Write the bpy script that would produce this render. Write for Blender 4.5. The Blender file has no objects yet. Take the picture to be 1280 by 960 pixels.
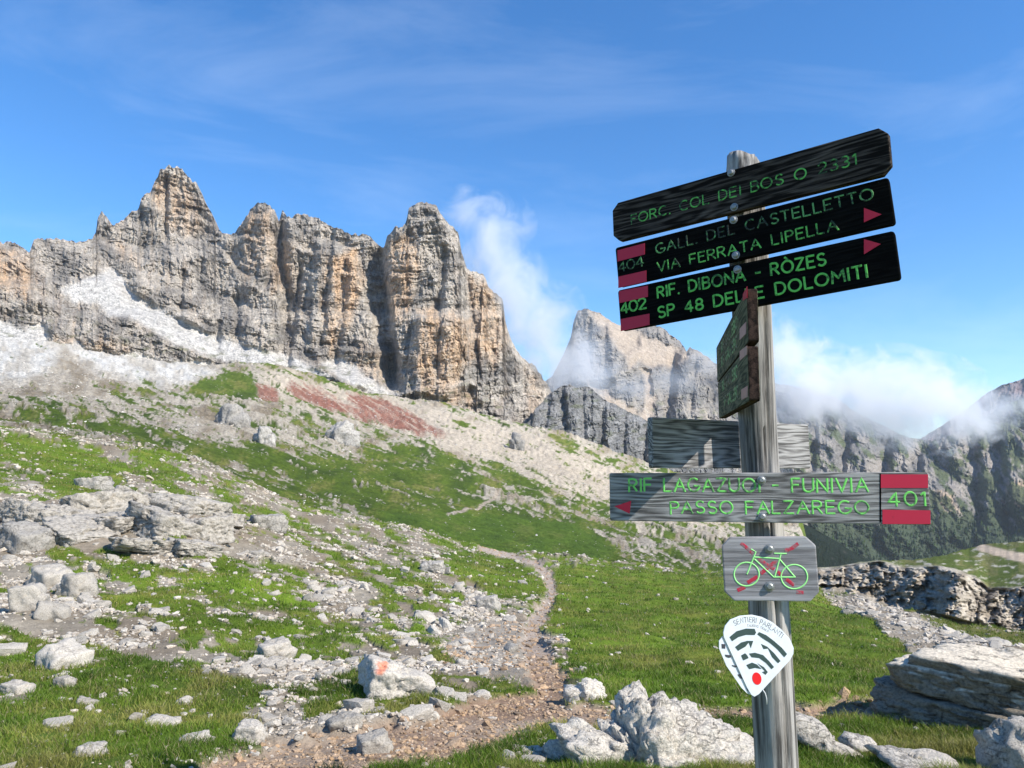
import bpy, bmesh, math, random
import numpy as np
from mathutils import Vector, Matrix

# ------------------------------------------------------------------ camera, sky, sun, exposure
scene = bpy.context.scene
COL = scene.collection
F, CU, CV = 961.0, 640.0, 480.0          # focal length and centre in photo pixels
PITCH = math.radians(7.2)
SP, CP = math.sin(PITCH), math.cos(PITCH)
cam_d = bpy.data.cameras.new("camera")
cam_d.sensor_width = 36.0
cam_d.lens = 36.0 * F / 1280.0
cam_d.clip_start = 0.05
cam_d.clip_end = 60000.0
cam = bpy.data.objects.new("camera", cam_d)
cam.rotation_euler = (math.pi / 2 + PITCH, 0, 0)
COL.objects.link(cam)
scene.camera = cam

SUN_AZ, SUN_EL = math.radians(124), math.radians(41)     # clockwise from the view direction
SUN = Vector((math.sin(SUN_AZ) * math.cos(SUN_EL), math.cos(SUN_AZ) * math.cos(SUN_EL), math.sin(SUN_EL)))
sun_d = bpy.data.lights.new("sun", 'SUN')
sun_d.energy = 5.0
sun_d.angle = math.radians(0.5)
sun_d.color = (1.0, 0.95, 0.87)
sun_o = bpy.data.objects.new("sun", sun_d)
sun_o.rotation_euler = SUN.to_track_quat('Z', 'Y').to_euler()
COL.objects.link(sun_o)

world = bpy.data.worlds.new("World")
scene.world = world
world.use_nodes = True
wn, wl = world.node_tree.nodes, world.node_tree.links
wn.clear()
def N(nt, kind, **kw):
    n = nt.nodes.new(kind)
    for k, v in kw.items():
        if k == 'ins':
            for a, b in v.items(): n.inputs[a].default_value = b
        else: setattr(n, k, v)
    return n
wt = world.node_tree
sky = N(wt, 'ShaderNodeTexSky', sky_type='NISHITA', sun_disc=False, sun_elevation=SUN_EL, sun_rotation=SUN_AZ,
        altitude=2000.0, air_density=1.25, dust_density=0.25, ozone_density=4.0)
hsv = N(wt, 'ShaderNodeHueSaturation', ins={'Hue': 0.503, 'Saturation': 1.25, 'Value': 1.1})
tc = N(wt, 'ShaderNodeTexCoord')
mp = N(wt, 'ShaderNodeMapping', ins={'Location': (.4, .9, .2), 'Rotation': (0.25, 0.1, 0.6), 'Scale': (1.2, 2.2, 6.0)})
n1 = N(wt, 'ShaderNodeTexNoise', ins={'Scale': 1.7, 'Detail': 9.0, 'Roughness': 0.6, 'Distortion': 0.5})
cr = N(wt, 'ShaderNodeMapRange', ins={'From Min': 0.5, 'From Max': 0.85, 'To Min': 0.0, 'To Max': 0.13})
mx = N(wt, 'ShaderNodeMix', data_type='RGBA', ins={'B': (6.5, 7.2, 8.0, 1)})
bg = N(wt, 'ShaderNodeBackground', ins={'Strength': 0.138})
wo = N(wt, 'ShaderNodeOutputWorld')
wl.new(sky.outputs[0], hsv.inputs['Color'])
wl.new(tc.outputs['Generated'], mp.inputs[0]); wl.new(mp.outputs[0], n1.inputs['Vector'])
wl.new(n1.outputs[0], cr.inputs[0]); wl.new(cr.outputs[0], mx.inputs['Factor'])
wl.new(hsv.outputs[0], mx.inputs['A']); wl.new(mx.outputs['Result'], bg.inputs['Color'])
wl.new(bg.outputs[0], wo.inputs['Surface'])

scene.view_settings.view_transform = 'Standard'
scene.view_settings.look = 'None'
scene.view_settings.exposure = 0.58
scene.view_settings.gamma = 1.0
scene.render.engine = 'CYCLES'
cy = scene.cycles
cy.use_denoising = True
cy.max_bounces = 6
cy.diffuse_bounces = 3
cy.volume_bounces = 5
cy.transparent_max_bounces = 12
cy.sample_clamp_indirect = 6.0

# ------------------------------------------------------------------ numeric helpers
rng = np.random.default_rng(11)
random.seed(5)
_perm = rng.permutation(256).astype(np.int32)
_perm = np.concatenate([_perm, _perm])
_g = rng.normal(size=(256, 3)); _g /= np.linalg.norm(_g, axis=1)[:, None]
_g = _g.astype(np.float32)
def noise(x, y, z=0.0):
    """Gradient noise, about -1..1."""
    x, y, z = np.broadcast_arrays(np.asarray(x, np.float64), np.asarray(y, np.float64), np.asarray(z, np.float64))
    xi, yi, zi = np.floor(x), np.floor(y), np.floor(z)
    fx, fy, fz = (x - xi).astype(np.float32), (y - yi).astype(np.float32), (z - zi).astype(np.float32)
    xi, yi, zi = xi.astype(np.int64) & 255, yi.astype(np.int64) & 255, zi.astype(np.int64) & 255
    w = lambda t: t * t * t * (t * (t * 6 - 15) + 10)
    ux, uy, uz = w(fx), w(fy), w(fz)
    def c(dx, dy, dz):
        h = _perm[_perm[_perm[(xi + dx) & 255] + ((yi + dy) & 255)] + ((zi + dz) & 255)]
        g = _g[h]
        return g[..., 0] * (fx - dx) + g[..., 1] * (fy - dy) + g[..., 2] * (fz - dz)
    l = lambda a, b, t: a + (b - a) * t
    return 1.6 * l(l(l(c(0,0,0), c(1,0,0), ux), l(c(0,1,0), c(1,1,0), ux), uy),
                   l(l(c(0,0,1), c(1,0,1), ux), l(c(0,1,1), c(1,1,1), ux), uy), uz)
def fbm(x, y, z=0.0, oct=4, gain=0.5, lac=2.03):
    s, a, t = 0.0, 1.0, 0.0
    for k in range(oct):
        s = s + a * noise(x * lac**k + 17.3 * k, y * lac**k - 9.1 * k, np.asarray(z) * lac**k + 4.7 * k)
        t += a; a *= gain
    return s / t
def ridged(x, y, z=0.0, oct=3):
    s, a, t = 0.0, 1.0, 0.0
    for k in range(oct):
        s = s + a * (1 - 2 * np.abs(noise(x * 2.1**k + 31 * k, y * 2.1**k, np.asarray(z) + 5.3 * k)))
        t += a; a *= 0.5
    return s / t
def sstep(a, b, x):
    t = np.clip((x - a) / (b - a), 0, 1)
    return t * t * (3 - 2 * t)
def mix(a, b, t): return a + (b - a) * t
def blur(a, n, axis):
    if n < 1: return a
    k = np.ones(2 * n + 1) / (2 * n + 1)
    pad = [(0, 0)] * a.ndim; pad[axis] = (n, n)
    for _ in range(3):
        a = np.apply_along_axis(lambda r: np.convolve(r, k, 'valid'), axis, np.pad(a, pad, mode='edge'))
    return a
def poly_sd(u, v, poly):
    """Signed distance to a polygon in pixels, positive inside."""
    P_ = np.asarray(poly, float)
    d = np.full(u.shape, 1e9); ins = np.zeros(u.shape, bool)
    for (x0, y0), (x1, y1) in zip(P_, np.roll(P_, -1, 0)):
        ex, ey = x1 - x0, y1 - y0
        t = np.clip(((u - x0) * ex + (v - y0) * ey) / (ex * ex + ey * ey + 1e-9), 0, 1)
        d = np.minimum(d, np.hypot(u - x0 - t * ex, v - y0 - t * ey))
        cond = ((y0 > v) != (y1 > v)) & (u < ex * (v - y0) / (ey + 1e-12) + x0)
        ins ^= cond
    return np.where(ins, d, -d)
def line_d(u, v, pts):
    """Distance to a polyline whose points carry a half width: distance / width."""
    d = np.full(u.shape, 1e9)
    for (x0, y0, w0), (x1, y1, w1) in zip(pts[:-1], pts[1:]):
        ex, ey = x1 - x0, y1 - y0
        t = np.clip(((u - x0) * ex + (v - y0) * ey) / (ex * ex + ey * ey + 1e-9), 0, 1)
        d = np.minimum(d, np.hypot(u - x0 - t * ex, v - y0 - t * ey) / mix(w0, w1, t))
    return d
def P(u, v, Y):
    """World point seen at photo pixel (u, v) at forward distance Y (the camera is the origin)."""
    x = (np.asarray(u, float) - CU) / F; yu = (CV - np.asarray(v, float)) / F
    yw = CP - yu * SP; zw = SP + yu * CP
    s = Y / yw
    return x * s, yw * s, zw * s
def Pv(u, v, Y):
    a = P(u, v, Y); return Vector((float(a[0]), float(a[1]), float(a[2])))
def curve(pts, u):
    p = np.asarray(pts, float); return np.interp(u, p[:, 0], p[:, 1])

def put(name, verts, faces_flat, nside, mats, parent=None, col=None, smooth=True):
    """One mesh object from numpy arrays."""
    me = bpy.data.meshes.new(name)
    verts = np.asarray(verts, np.float32).reshape(-1, 3)
    faces_flat = np.asarray(faces_flat, np.int32).ravel()
    nf = len(faces_flat) // nside
    me.vertices.add(len(verts)); me.vertices.foreach_set('co', verts.ravel())
    me.loops.add(len(faces_flat)); me.loops.foreach_set('vertex_index', faces_flat)
    me.polygons.add(nf)
    me.polygons.foreach_set('loop_start', np.arange(nf, dtype=np.int32) * nside)
    me.polygons.foreach_set('loop_total', np.full(nf, nside, np.int32))
    me.polygons.foreach_set('use_smooth', np.full(nf, smooth, bool))
    if col is not None:
        a = me.attributes.new('tint', 'FLOAT_COLOR', 'POINT')
        c = np.ones((len(verts), 4), np.float32); c[:, :3] = np.asarray(col, np.float32).reshape(-1, 3)
        a.data.foreach_set('color', c.ravel())
    me.update(calc_edges=True)
    for m in (mats if isinstance(mats, (list, tuple)) else [mats]): me.materials.append(m)
    o = bpy.data.objects.new(name, me); COL.objects.link(o)
    if parent: o.parent = parent
    return o
def grid_faces(R, C):
    i = np.arange(R * C).reshape(R, C)
    return np.stack([i[:-1, :-1], i[:-1, 1:], i[1:, 1:], i[1:, :-1]], -1).reshape(-1, 4)
def structure(o): o['kind'] = 'structure'; return o
def stuff(o, label=None, cat=None):
    o['kind'] = 'stuff'
    if label: o['label'] = label
    if cat: o['category'] = cat
    return o
def thing(name, label, cat, loc=(0, 0, 0), group=None):
    o = bpy.data.objects.new(name, None); COL.objects.link(o); o.location = loc
    o.empty_display_size = 0.1
    return tag(o, label, cat, group)
def tag(o, label, cat, group=None):
    o['label'] = label; o['category'] = cat
    if group: o['group'] = group
    return o

# ------------------------------------------------------------------ materials
def new_mat(name):
    m = bpy.data.materials.new(name); m.use_nodes = True
    nt = m.node_tree; nt.nodes.clear()
    out = nt.nodes.new('ShaderNodeOutputMaterial'); b = nt.nodes.new('ShaderNodeBsdfPrincipled')
    nt.links.new(b.outputs[0], out.inputs[0])
    return m, nt, b
def tint_mat(name, scales, bump=0.5, dist=0.1, rough=0.95, contrast=0.5, spec=0.15, tile=1.0):
    """Mesh tint broken up by world-scale noise, with bump of the same noise."""
    m, nt, b = new_mat(name); L = nt.links.new
    at = N(nt, 'ShaderNodeAttribute', attribute_name='tint')
    tcn = N(nt, 'ShaderNodeNewGeometry')
    acc = None
    for s in scales:
        n = N(nt, 'ShaderNodeTexNoise', ins={'Scale': s, 'Detail': 6.0, 'Roughness': 0.65})
        L(tcn.outputs['Position'], n.inputs['Vector'])
        if acc is None: acc = n.outputs[0]
        else:
            a = N(nt, 'ShaderNodeMath', operation='ADD'); L(acc, a.inputs[0]); L(n.outputs[0], a.inputs[1]); acc = a.outputs[0]
    k = len(scales)
    mr = N(nt, 'ShaderNodeMapRange', ins={'From Min': 0.3 * k, 'From Max': 0.7 * k, 'To Min': 1 - contrast, 'To Max': 1 + contrast})
    L(acc, mr.inputs[0])
    mu = N(nt, 'ShaderNodeVectorMath', operation='SCALE')
    L(at.outputs['Color'], mu.inputs[0]); L(mr.outputs[0], mu.inputs['Scale'])
    L(mu.outputs[0], b.inputs['Base Color'])
    bp = N(nt, 'ShaderNodeBump', ins={'Strength': bump, 'Distance': dist})
    L(acc, bp.inputs['Height']); L(bp.outputs[0], b.inputs['Normal'])
    b.inputs['Roughness'].default_value = rough
    b.inputs['Specular IOR Level'].default_value = spec
    return m
M_ground = tint_mat('ground', (9.0, 38.0), bump=0.7, dist=0.03, contrast=0.45)
M_far = tint_mat('far_slope', (0.3, 1.4), bump=1.0, dist=1.2, contrast=0.6)
M_cliff = tint_mat('cliff_rock', (0.10, 0.34), bump=1.0, dist=7.0, contrast=0.8)
M_hills = tint_mat('distant_hills', (0.02, 0.08), bump=0.8, dist=10.0, contrast=0.35)

# ------------------------------------------------------------------ terrain
def depth_table(tables, tops, bots, us, rr):
    """log distance over (row r in 0..1, u): each table lists (photo v, distance) at one u."""
    cols, ut = [], []
    for u0, tab in tables:
        t = np.asarray(tab, float); o = np.argsort(-t[:, 0]); t = t[o]
        vt, vb = curve(tops, u0), curve(bots, u0)
        r = (t[:, 0] - vb) / (vt - vb)
        cols.append(np.interp(rr, r, np.log(t[:, 1]))); ut.append(u0)
    cols = np.asarray(cols)
    out = np.stack([np.interp(us, ut, cols[:, k]) for k in range(len(rr))], 0)
    step = us[1] - us[0]
    out = blur(out, int(26 / step), 1)
    return blur(out, max(1, int(len(rr) * 0.012)), 0)
def land_bumps(x, y, dist, rough):
    z = 0.0
    for w, a in ((60, 0.05), (24, 0.05), (9, 0.045), (3.6, 0.045), (1.5, 0.05), (0.6, 0.055), (0.25, 0.06)):
        k = sstep(1.2, 5.0, dist / w) * sstep(0.0012, 0.004, w / dist)
        z = z + w * a * k * noise(x / w + 3.1, y / w + w) * mix(0.55, 1.25, rough)
    return z
CREST = [(-300,495),(0,532),(150,552),(230,570),(300,597),(380,632),(450,645),(540,662),(600,683),(680,694),(740,700),
         (850,712),(1000,716),(1035,735),(1080,745),(1150,768),(1280,790),(1600,805)]
near_tables = [
 (-300, [(1010,4.0),(960,4.5),(830,7.8),(700,14),(600,24),(540,38),(495,52)]),
 (0,    [(1010,3.9),(960,4.4),(830,8),(720,14),(640,22),(600,27),(560,42),(532,56)]),
 (150,  [(1010,3.9),(960,4.4),(850,7.5),(740,13),(660,20),(625,25),(590,38),(552,56)]),
 (300,  [(1010,3.9),(960,4.4),(860,7),(760,12.5),(700,17),(640,27),(597,52)]),
 (450,  [(1010,3.9),(960,4.3),(860,7),(780,12),(720,19),(670,34),(645,52)]),
 (600,  [(1010,3.9),(960,4.3),(870,6.8),(780,13),(730,22),(700,37),(683,54)]),
 (740,  [(1010,3.9),(960,4.3),(870,6.8),(800,12),(740,24),(715,40),(700,58)]),
 (900,  [(1010,3.9),(960,4.4),(880,6.5),(820,10.5),(760,20),(730,35),(712,58)]),
 (1050, [(1010,4.0),(960,4.5),(880,6.6),(820,11),(770,19),(740,34)]),
 (1280, [(1010,4.0),(960,4.6),(890,6.5),(840,10),(805,18),(790,25)]),
 (1600, [(1010,4.0),(960,4.6),(890,6.5),(840,10),(805,22)])]
PATH = [(250,985,34),(330,950,28),(420,940,30),(520,925,34),(600,905,34),(680,880,34),(690,850,26),(672,825,19),(664,800,15),
        (668,780,12),(684,758,9),(692,742,8),(686,722,7),(668,706,6),(640,694,5),(600,683,5)]
PATH2 = [(680,885,26),(760,895,14),(860,893,12),(950,886,11),(1050,883,12),(1120,884,14),(1200,880,9)]
NEAR_GREEN = [
 ([(-300,790),(0,800),(40,790),(95,835),(170,830),(240,822),(300,850),(335,890),(320,930),(285,960),(280,1010),(-300,1010)], 1.0),
 ([(100,755),(160,742),(240,768),(330,788),(350,800),(300,806),(200,792),(120,778)], .75),
 ([(-300,500),(0,552),(110,566),(160,598),(140,618),(60,602),(0,592),(-300,560)], .9),
 ([(690,722),(760,716),(900,722),(1000,722),(1040,745),(1125,810),(1130,850),(1110,872),(980,872),(870,880),(790,862),(740,845),(705,800),(700,760)], 1.3),
 ([(440,698),(520,708),(592,746),(560,756),(480,732)], .8),
 ([(590,850),(650,848),(702,885),(640,886)], 1.1),
 ([(400,845),(440,835),(470,862),(535,872),(500,897),(430,872)], .9),
 ([(470,1010),(500,940),(560,930),(650,914),(700,892),(760,930),(760,1010)], 1.2),
 ([(690,1010),(860,905),(1000,900),(1120,900),(1280,885),(1600,890),(1600,1010)], 1.1),
 ([(560,690),(640,700),(684,735),(660,752),(600,722)], .75),
 ([(1150,775),(1280,795),(1600,810),(1600,860),(1280,850),(1200,822)], .55),
 ([(150,684),(250,716),(380,748),(405,780),(300,752),(180,722)], .75),
 ([(300,770),(360,780),(450,810),(420,822),(350,805)], .6)]
NEAR_ROCK = [
 ([(-300,640),(0,690),(60,690),(110,740),(200,790),(300,815),(330,850),(280,850),(150,812),(0,792),(-300,780)], 1.0),
 ([(-300,600),(0,622),(280,640),(290,690),(200,700),(60,682),(0,682),(-300,660)], .9),
 ([(300,600),(450,655),(600,735),(660,770),(560,800),(440,775),(300,690)], .5),
 ([(555,795),(640,770),(692,800),(690,842),(620,842),(560,830)], 1.1),
 ([(1020,737),(1100,748),(1180,785),(1280,812),(1280,828),(1130,802),(1040,762)], 1.3),
 ([(700,790),(725,800),(790,830),(780,842),(705,818)], .8),
 ([(330,830),(560,800),(700,850),(690,880),(500,910),(340,930),(300,900)], .7)]

def field(u, v, polys, soft, start):
    g = np.full(u.shape, start, float)
    for poly, w in polys: g += w * sstep(-soft, soft, poly_sd(u, v, poly))
    return g
# --- near ground: the saddle the signpost stands on
us = np.arange(-300, 1601, 1.9); rr = np.linspace(0, 1, 330)
top = blur(curve(CREST, us)[None], 8, 1)[0]
lg = depth_table(near_tables, CREST, [(-300,1010),(1600,1010)], us, rr)
U = np.broadcast_to(us, (len(rr), len(us))); V = 1010 + (top[None] - 1010) * rr[:, None] + (3.0 * noise(us / 34.0, 2.2) + 1.6 * noise(us / 11.0, 7.7))[None] * sstep(.85, 1, rr)[:, None]
Y = np.exp(lg)
X, Yw, Z = P(U, V, Y)
# painted fields, ragged by noise that runs down the slope
wob = 14 * fbm(U / 60, V / 22, 1.0, 3); wob2 = 8 * fbm(U / 50, V / 20, 8.0, 3)
uu, vv = U + wob, V + wob2
g = field(uu, vv, NEAR_GREEN, 12, 0.18)
for poly, w in NEAR_ROCK: g -= w * sstep(-12, 12, poly_sd(uu, vv, poly))
sx = (U * 0.93 + V * 0.36); sy = (-U * 0.36 + V * 0.93)     # along / across the slope's streaks
left = sstep(720, 560, U)
streak = mix(fbm(X / 1.6, Yw / 1.6, 3.3, 4), fbm(sx / 70, sy / 13, 2.0, 4), left * sstep(900, 780, V))
fine = fbm(X / .35, Yw / .35, 6.0, 4)
path_d = np.minimum(line_d(uu * .3 + U * .7, vv * .3 + V * .7, PATH), line_d(uu * .4 + U * .6, vv * .4 + V * .6, PATH2))
g = g * mix(1.0, .55, left) + .10 * left
grass = sstep(0.02, 0.2, g + mix(.8, 1.6, left) * streak + 0.8 * fine + .7 * fbm(X / .9, Yw / .9, 31.0, 3))
pathm = sstep(1.0, 0.6, path_d * .92 + 0.75 * fine + .5 * fbm(X / .9, Yw / .9, 41.0, 3))
grass = grass * (1 - pathm)
rough = 1 - grass
# relief: hummocks, plus the broken outcrop on the left
dz = land_bumps(X, Yw, Yw, rough) * (1 - 0.75 * pathm)
outc = sstep(-10, 25, poly_sd(uu, vv, NEAR_ROCK[1][0])) 
dz = dz + outc * (0.22 * ridged(X / 2.6, Yw / 2.6, 1.0) + 0.14 * ridged(X / .9, Yw / .9, 4.0) +   .1 * np.abs(fbm(X / .4, Yw / .4, 5.0, 3)))
dz = dz - 0.06 * pathm + grass * (.10 * noise(X / 1.7, Yw / 1.1, 61.0) + .05 * noise(X / .7, Yw / .5, 62.0)) * sstep(5, 12, Yw)
Z = Z + dz
def tone(c, s): return np.asarray(c)[None, None, :] * s[..., None]
t1 = fbm(X / 2.2, Yw / 2.2, 9.0, 4); t2 = fbm(X / .5, Yw / .5, 12.0, 3); t3 = fbm(X / 9, Yw / 9, 15.0, 3)
gcol = tone((.098, .148, .013), np.ones_like(t1))
gcol = mix(gcol, tone((.175, .18, .032), np.ones_like(t1)), sstep(.0, .45, t1 + .5 * t2)[..., None] * .9)
gcol = mix(gcol, tone((.040, .072, .008), np.ones_like(t1)), sstep(.05, .45, -t3 + .4 * t2)[..., None] * .75)
dry = sstep(1120, 1200, U) * sstep(850, 830, V)
gcol = mix(gcol, tone((.12, .11, .035), np.ones_like(t1)), (dry * .8)[..., None])
patch = 1 + .55 * fbm(X / 3.0, Yw / 2.2, 91.0, 4) + .3 * fbm(X / .8, Yw / .6, 93.0, 3)
gcol = gcol * np.clip(patch, .45, 1.5)[..., None]
rcol = tone((.25, .215, .165), 1 + .45 * t2)
rcol = mix(rcol, tone((.19, .15, .105), 1 + .3 * t2), (sstep(-.25, .2, t1) * .85)[..., None])
rcol = mix(rcol, tone((.24, .195, .145), 1 + .4 * t2), (outc * sstep(-.35, .15, t1 + .4 * t2) * .85)[..., None])
grav = sstep(-8, 12, poly_sd(uu, vv, NEAR_ROCK[3][0]))
rcol = mix(rcol, tone((.27, .235, .19), 1 + .3 * t2), grav[..., None])
pcol = mix(tone((.30, .235, .175), 1 + .35 * t2), tone((.25, .165, .11), 1 + .35 * t2), sstep(-.2, .3, t1 + .3)[..., None])
pcol = mix(pcol, tone((.36, .31, .26), 1 + .3 * t2), sstep(840, 800, V)[..., None] * .7)
col = mix(rcol, gcol, grass[..., None]); col = mix(col, pcol, pathm[..., None])
NEAR = dict(us=us, rr=rr, U=U, V=V, X=X, Y=Yw, Z=Z, grass=grass, path=pathm, outc=outc, g=g, grav=grav)
# rows under and behind the camera, and rows that roll over the crest
xb, yb, zb = X[0], Yw[0], Z[0]
back = []
for k in range(30, 0, -1):
    q = k / 30.0
    back.append(np.stack([xb * (1 + 6 * q), yb - 30 * q ** 1.6, mix(zb, -1.66 + 0.05 * noise(xb * 2, k), min(1, q * 4))], -1))
over = []
for k in range(1, 15):
    q = k / 14.0
    over.append(np.stack([X[-1] * (1 + .22 * q), Yw[-1] * (1 + .22 * q), Z[-1] - Yw[-1] * (.035 * q + .09 * q * q)], -1))
G = np.concatenate([np.array(back), np.stack([X, Yw, Z], -1), np.array(over)], 0)
cc = np.concatenate([np.repeat(col[:1], 30, 0), col, np.repeat(col[-1:], 14, 0)], 0)
structure(put('ground', G, grid_faces(G.shape[0], G.shape[1]), 4, M_ground, col=np.clip(cc, .004, .8)))

# --- the long slope under the cliffs
BASE = [(-420,430),(0,426),(60,428),(130,441),(200,451),(270,456),(330,452),(400,470),(450,486),(500,496),(560,503),(620,522),
        (660,530),(707,540),(757,563),(810,582),(870,605),(930,628),(984,652),(1001,664)]
FBOT = [(u_, v_ + 16) for u_, v_ in CREST if u_ < 1010] + [(1001, 735)]
far_tables = [
 (-420, [(520,62),(480,150),(450,350),(430,800)]),
 (0,    [(548,64),(510,125),(475,250),(445,560),(426,930)]),
 (150,  [(568,64),(525,140),(490,280),(465,560),(445,1020)]),
 (300,  [(613,60),(575,130),(530,250),(500,460),(470,860),(453,1120)]),
 (450,  [(661,60),(625,120),(585,230),(545,430),(515,780),(486,1120)]),
 (600,  [(699,62),(668,110),(632,210),(592,390),(550,720),(515,1130)]),
 (740,  [(716,66),(684,120),(652,250),(612,500),(575,900),(553,1200)]),
 (850,  [(728,68),(700,115),(672,300),(640,650),(610,1080),(597,1230)]),
 (1005, [(735,72),(716,130),(700,420),(685,850),(664,1150)])]
FAR_GREEN = [
 ([(480,640),(600,640),(720,650),(772,690),(760,700),(540,690),(470,665)], 1.1),
 ([(235,560),(330,563),(430,575),(560,600),(640,640),(740,658),(560,668),(440,640),(380,632),(300,600)], .9),
 ([(240,478),(300,468),(335,488),(310,503),(235,492)], 1.0),
 ([(455,556),(540,556),(640,588),(700,622),(600,614),(450,592)], .65),
 ([(30,496),(100,510),(230,545),(330,570),(250,572),(140,548),(40,520)], .5),
 ([(380,468),(440,482),(470,492),(420,490)], .5),
 ([(690,545),(760,585),(810,600),(800,612),(730,590)], .4),
 ([(640,600),(740,640),(850,668),(930,700),(760,668)], .35),
 ([(700,690),(850,705),(1000,712),(1000,725),(700,715)], .8)]
FAR_ROCK = [
 ([(-420,420),(0,420),(130,435),(290,450),(270,470),(220,482),(120,480),(150,500),(60,490),(-420,480)], 1.0),
 ([(300,455),(450,490),(560,505),(680,545),(790,600),(920,650),(830,650),(700,600),(560,560),(430,515),(340,480)], .55),
 ([(250,575),(330,580),(410,622),(470,655),(420,640),(330,600)], .5),
 ([(190,500),(330,508),(380,545),(300,550),(200,530)], .35)]
RED = [[(318,478),(346,484),(348,503),(326,497)], [(358,476),(402,486),(436,508),(448,520),(420,514),(394,506),(368,493)],
       [(436,492),(474,495),(522,519),(560,546),(522,543),(478,531),(444,523),(436,508)]]
us = np.arange(-420, 1001, 1.9); rr = np.linspace(0, 1, 210)
top = blur(curve(BASE, us)[None], 6, 1)[0]; bot = blur(curve(FBOT, us)[None], 8, 1)[0]
lg = depth_table(far_tables, BASE, FBOT, us, rr)
U = np.broadcast_to(us, (len(rr), len(us))); V = bot[None] + (top - bot)[None] * rr[:, None]
X, Yw, Z = P(U, V, np.exp(lg))
wob = 10 * fbm(U / 40, V / 14, 1.0, 3); wob2 = 5 * fbm(U / 40, V / 14, 8.0, 3)
uu, vv = U + wob, V + wob2
g = field(uu, vv, FAR_GREEN, 8, 0.12)
for poly, w in FAR_ROCK: g -= w * sstep(-9, 9, poly_sd(uu, vv, poly))
sx = (U * 0.92 + V * 0.39); sy = (-U * 0.39 + V * 0.92)
streak = fbm(sx / 60, sy / 7, 2.0, 5, .6); fine = fbm(U / 5, V / 3, 6.0, 4, .65)
g = g * .6 + .7 * sstep(-6, 8, poly_sd(uu, vv, FAR_GREEN[0][0]))
grass = sstep(0.0, 0.22, g - .03 + 1.15 * streak + 1.0 * fine + .9 * fbm(sx / 22, sy / 5, 31.0, 3))
redm = np.zeros_like(U)
for poly in RED: redm = np.maximum(redm, sstep(-2.5, 2.5, poly_sd(U + .5 * wob, V + .3 * wob2, poly) + 7 * fbm((U - 1.6 * V) / 6, V / 30, 3.0, 4) + 3 * fbm(U / 3, V / 2, 5.0, 3)))
trail = sstep(1.3, .7, line_d(U, V, [(560,643,1.5),(590,636,1.8),(612,626,1.6),(630,618,1.2)]))
grass = grass * (1 - redm) * (1 - trail)
dz = land_bumps(X, Yw, Yw, 1 - grass) * .9
gul = sstep(560, 520, V) * sstep(300, 420, U)                     # erosion rills below the tower
dz = dz - gul * Yw * .0016 * ridged((U - 1.5 * V) / 11.0, V / 90, 2.0)
dz = dz + Yw * .0034 * (1 - .6 * grass) * fbm(U / 4, V / 2.2, 19.0, 3) + Yw * .004 * fbm(sx / 40, sy / 6, 23.0, 3)
Z = Z + dz
t1 = fbm(U / 40, V / 15, 9.0, 4); t2 = fbm(U / 4, V / 2.5, 12.0, 4); one = np.ones_like(t1)
gcol = mix(tone((.088, .132, .014), 1 + .5 * t2), tone((.17, .175, .04), 1 + .4 * t2), sstep(0, .5, t1 + .5 * t2)[..., None])
gcol = mix(gcol, tone((.040, .066, .012), one), (sstep(0.0, .4, -t1 + .3 * t2) * .7)[..., None])
gcol = mix(gcol, tone((.085, .150, .016), one), (sstep(-4, 6, poly_sd(uu, vv, FAR_GREEN[0][0])) * .55)[..., None])
rcol = mix(tone((.42, .365, .285), 1 + .7 * t2), tone((.24, .195, .135), 1 + .6 * t2), sstep(-.05, .35, t1 + .5 * t2)[..., None])
cream = sstep(-15, 15, poly_sd(uu, vv, [(330,458),(500,498),(700,548),(960,660),(860,665),(700,622),(560,560),(430,520),(330,490)]))
rcol = mix(rcol, tone((.50, .42, .32), 1 + .35 * t2), (cream * .75)[..., None])
white = np.maximum(sstep(-8, 10, poly_sd(uu, vv, [(-420,410),(0,405),(60,425),(75,436),(70,455),(30,480),(-420,490)])), sstep(-7, 8, poly_sd(uu, vv, [(80,432),(130,440),(200,452),(262,456),(272,466),(235,480),(200,484),(150,470),(105,458)])))
rcol = mix(rcol, tone((.58, .55, .49), 1 + .5 * t2), (white * (.35 + .65 * sstep(-.35, .15, fbm(U / 22, V / 16, 21.0, 3))))[..., None])
rcol = mix(rcol, tone((.235, .085, .055), 1 + .5 * t2), (redm * sstep(-.55, .1, fbm((U - 1.6 * V) / 4, V / 26, 27.0, 4)) * .9)[..., None])
rcol = mix(rcol, tone((.40, .33, .25), one), trail[..., None])
col = mix(rcol, gcol, grass[..., None])
FARG = dict(us=us, rr=rr, U=U, V=V, X=X, Y=Yw, Z=Z, grass=grass)
under = []
for k in range(8, 0, -1):
    q = k / 8.0
    under.append(np.stack([X[0] * (1 - .12 * q), Yw[0] * (1 - .12 * q), Z[0] - Yw[0] * .1 * q], -1))
over = []
for k in range(1, 9):
    q = k / 8.0
    over.append(np.stack([X[-1] * (1 + .12 * q), Yw[-1] * (1 + .12 * q), Z[-1] + Yw[-1] * (.01 * q)], -1))
G = np.concatenate([np.array(under), np.stack([X, Yw, Z], -1), np.array(over)], 0)
cc = np.concatenate([np.repeat(col[:1], 8, 0), col, np.repeat(col[-1:], 8, 0)], 0)
side = [np.stack([G[:, -1, 0] + G[:, -1, 1] * .004 * k, G[:, -1, 1] * (1 + .004 * k), G[:, -1, 2] - G[:, -1, 1] * (.0022 * k + .0022 * k * k)], -1) for k in range(1, 13)]
G = np.concatenate([G, np.stack(side, 1)], 1); cc = np.concatenate([cc, np.repeat(cc[:, -1:], 12, 1)], 1)      # the slope rolls over its right shoulder
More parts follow.
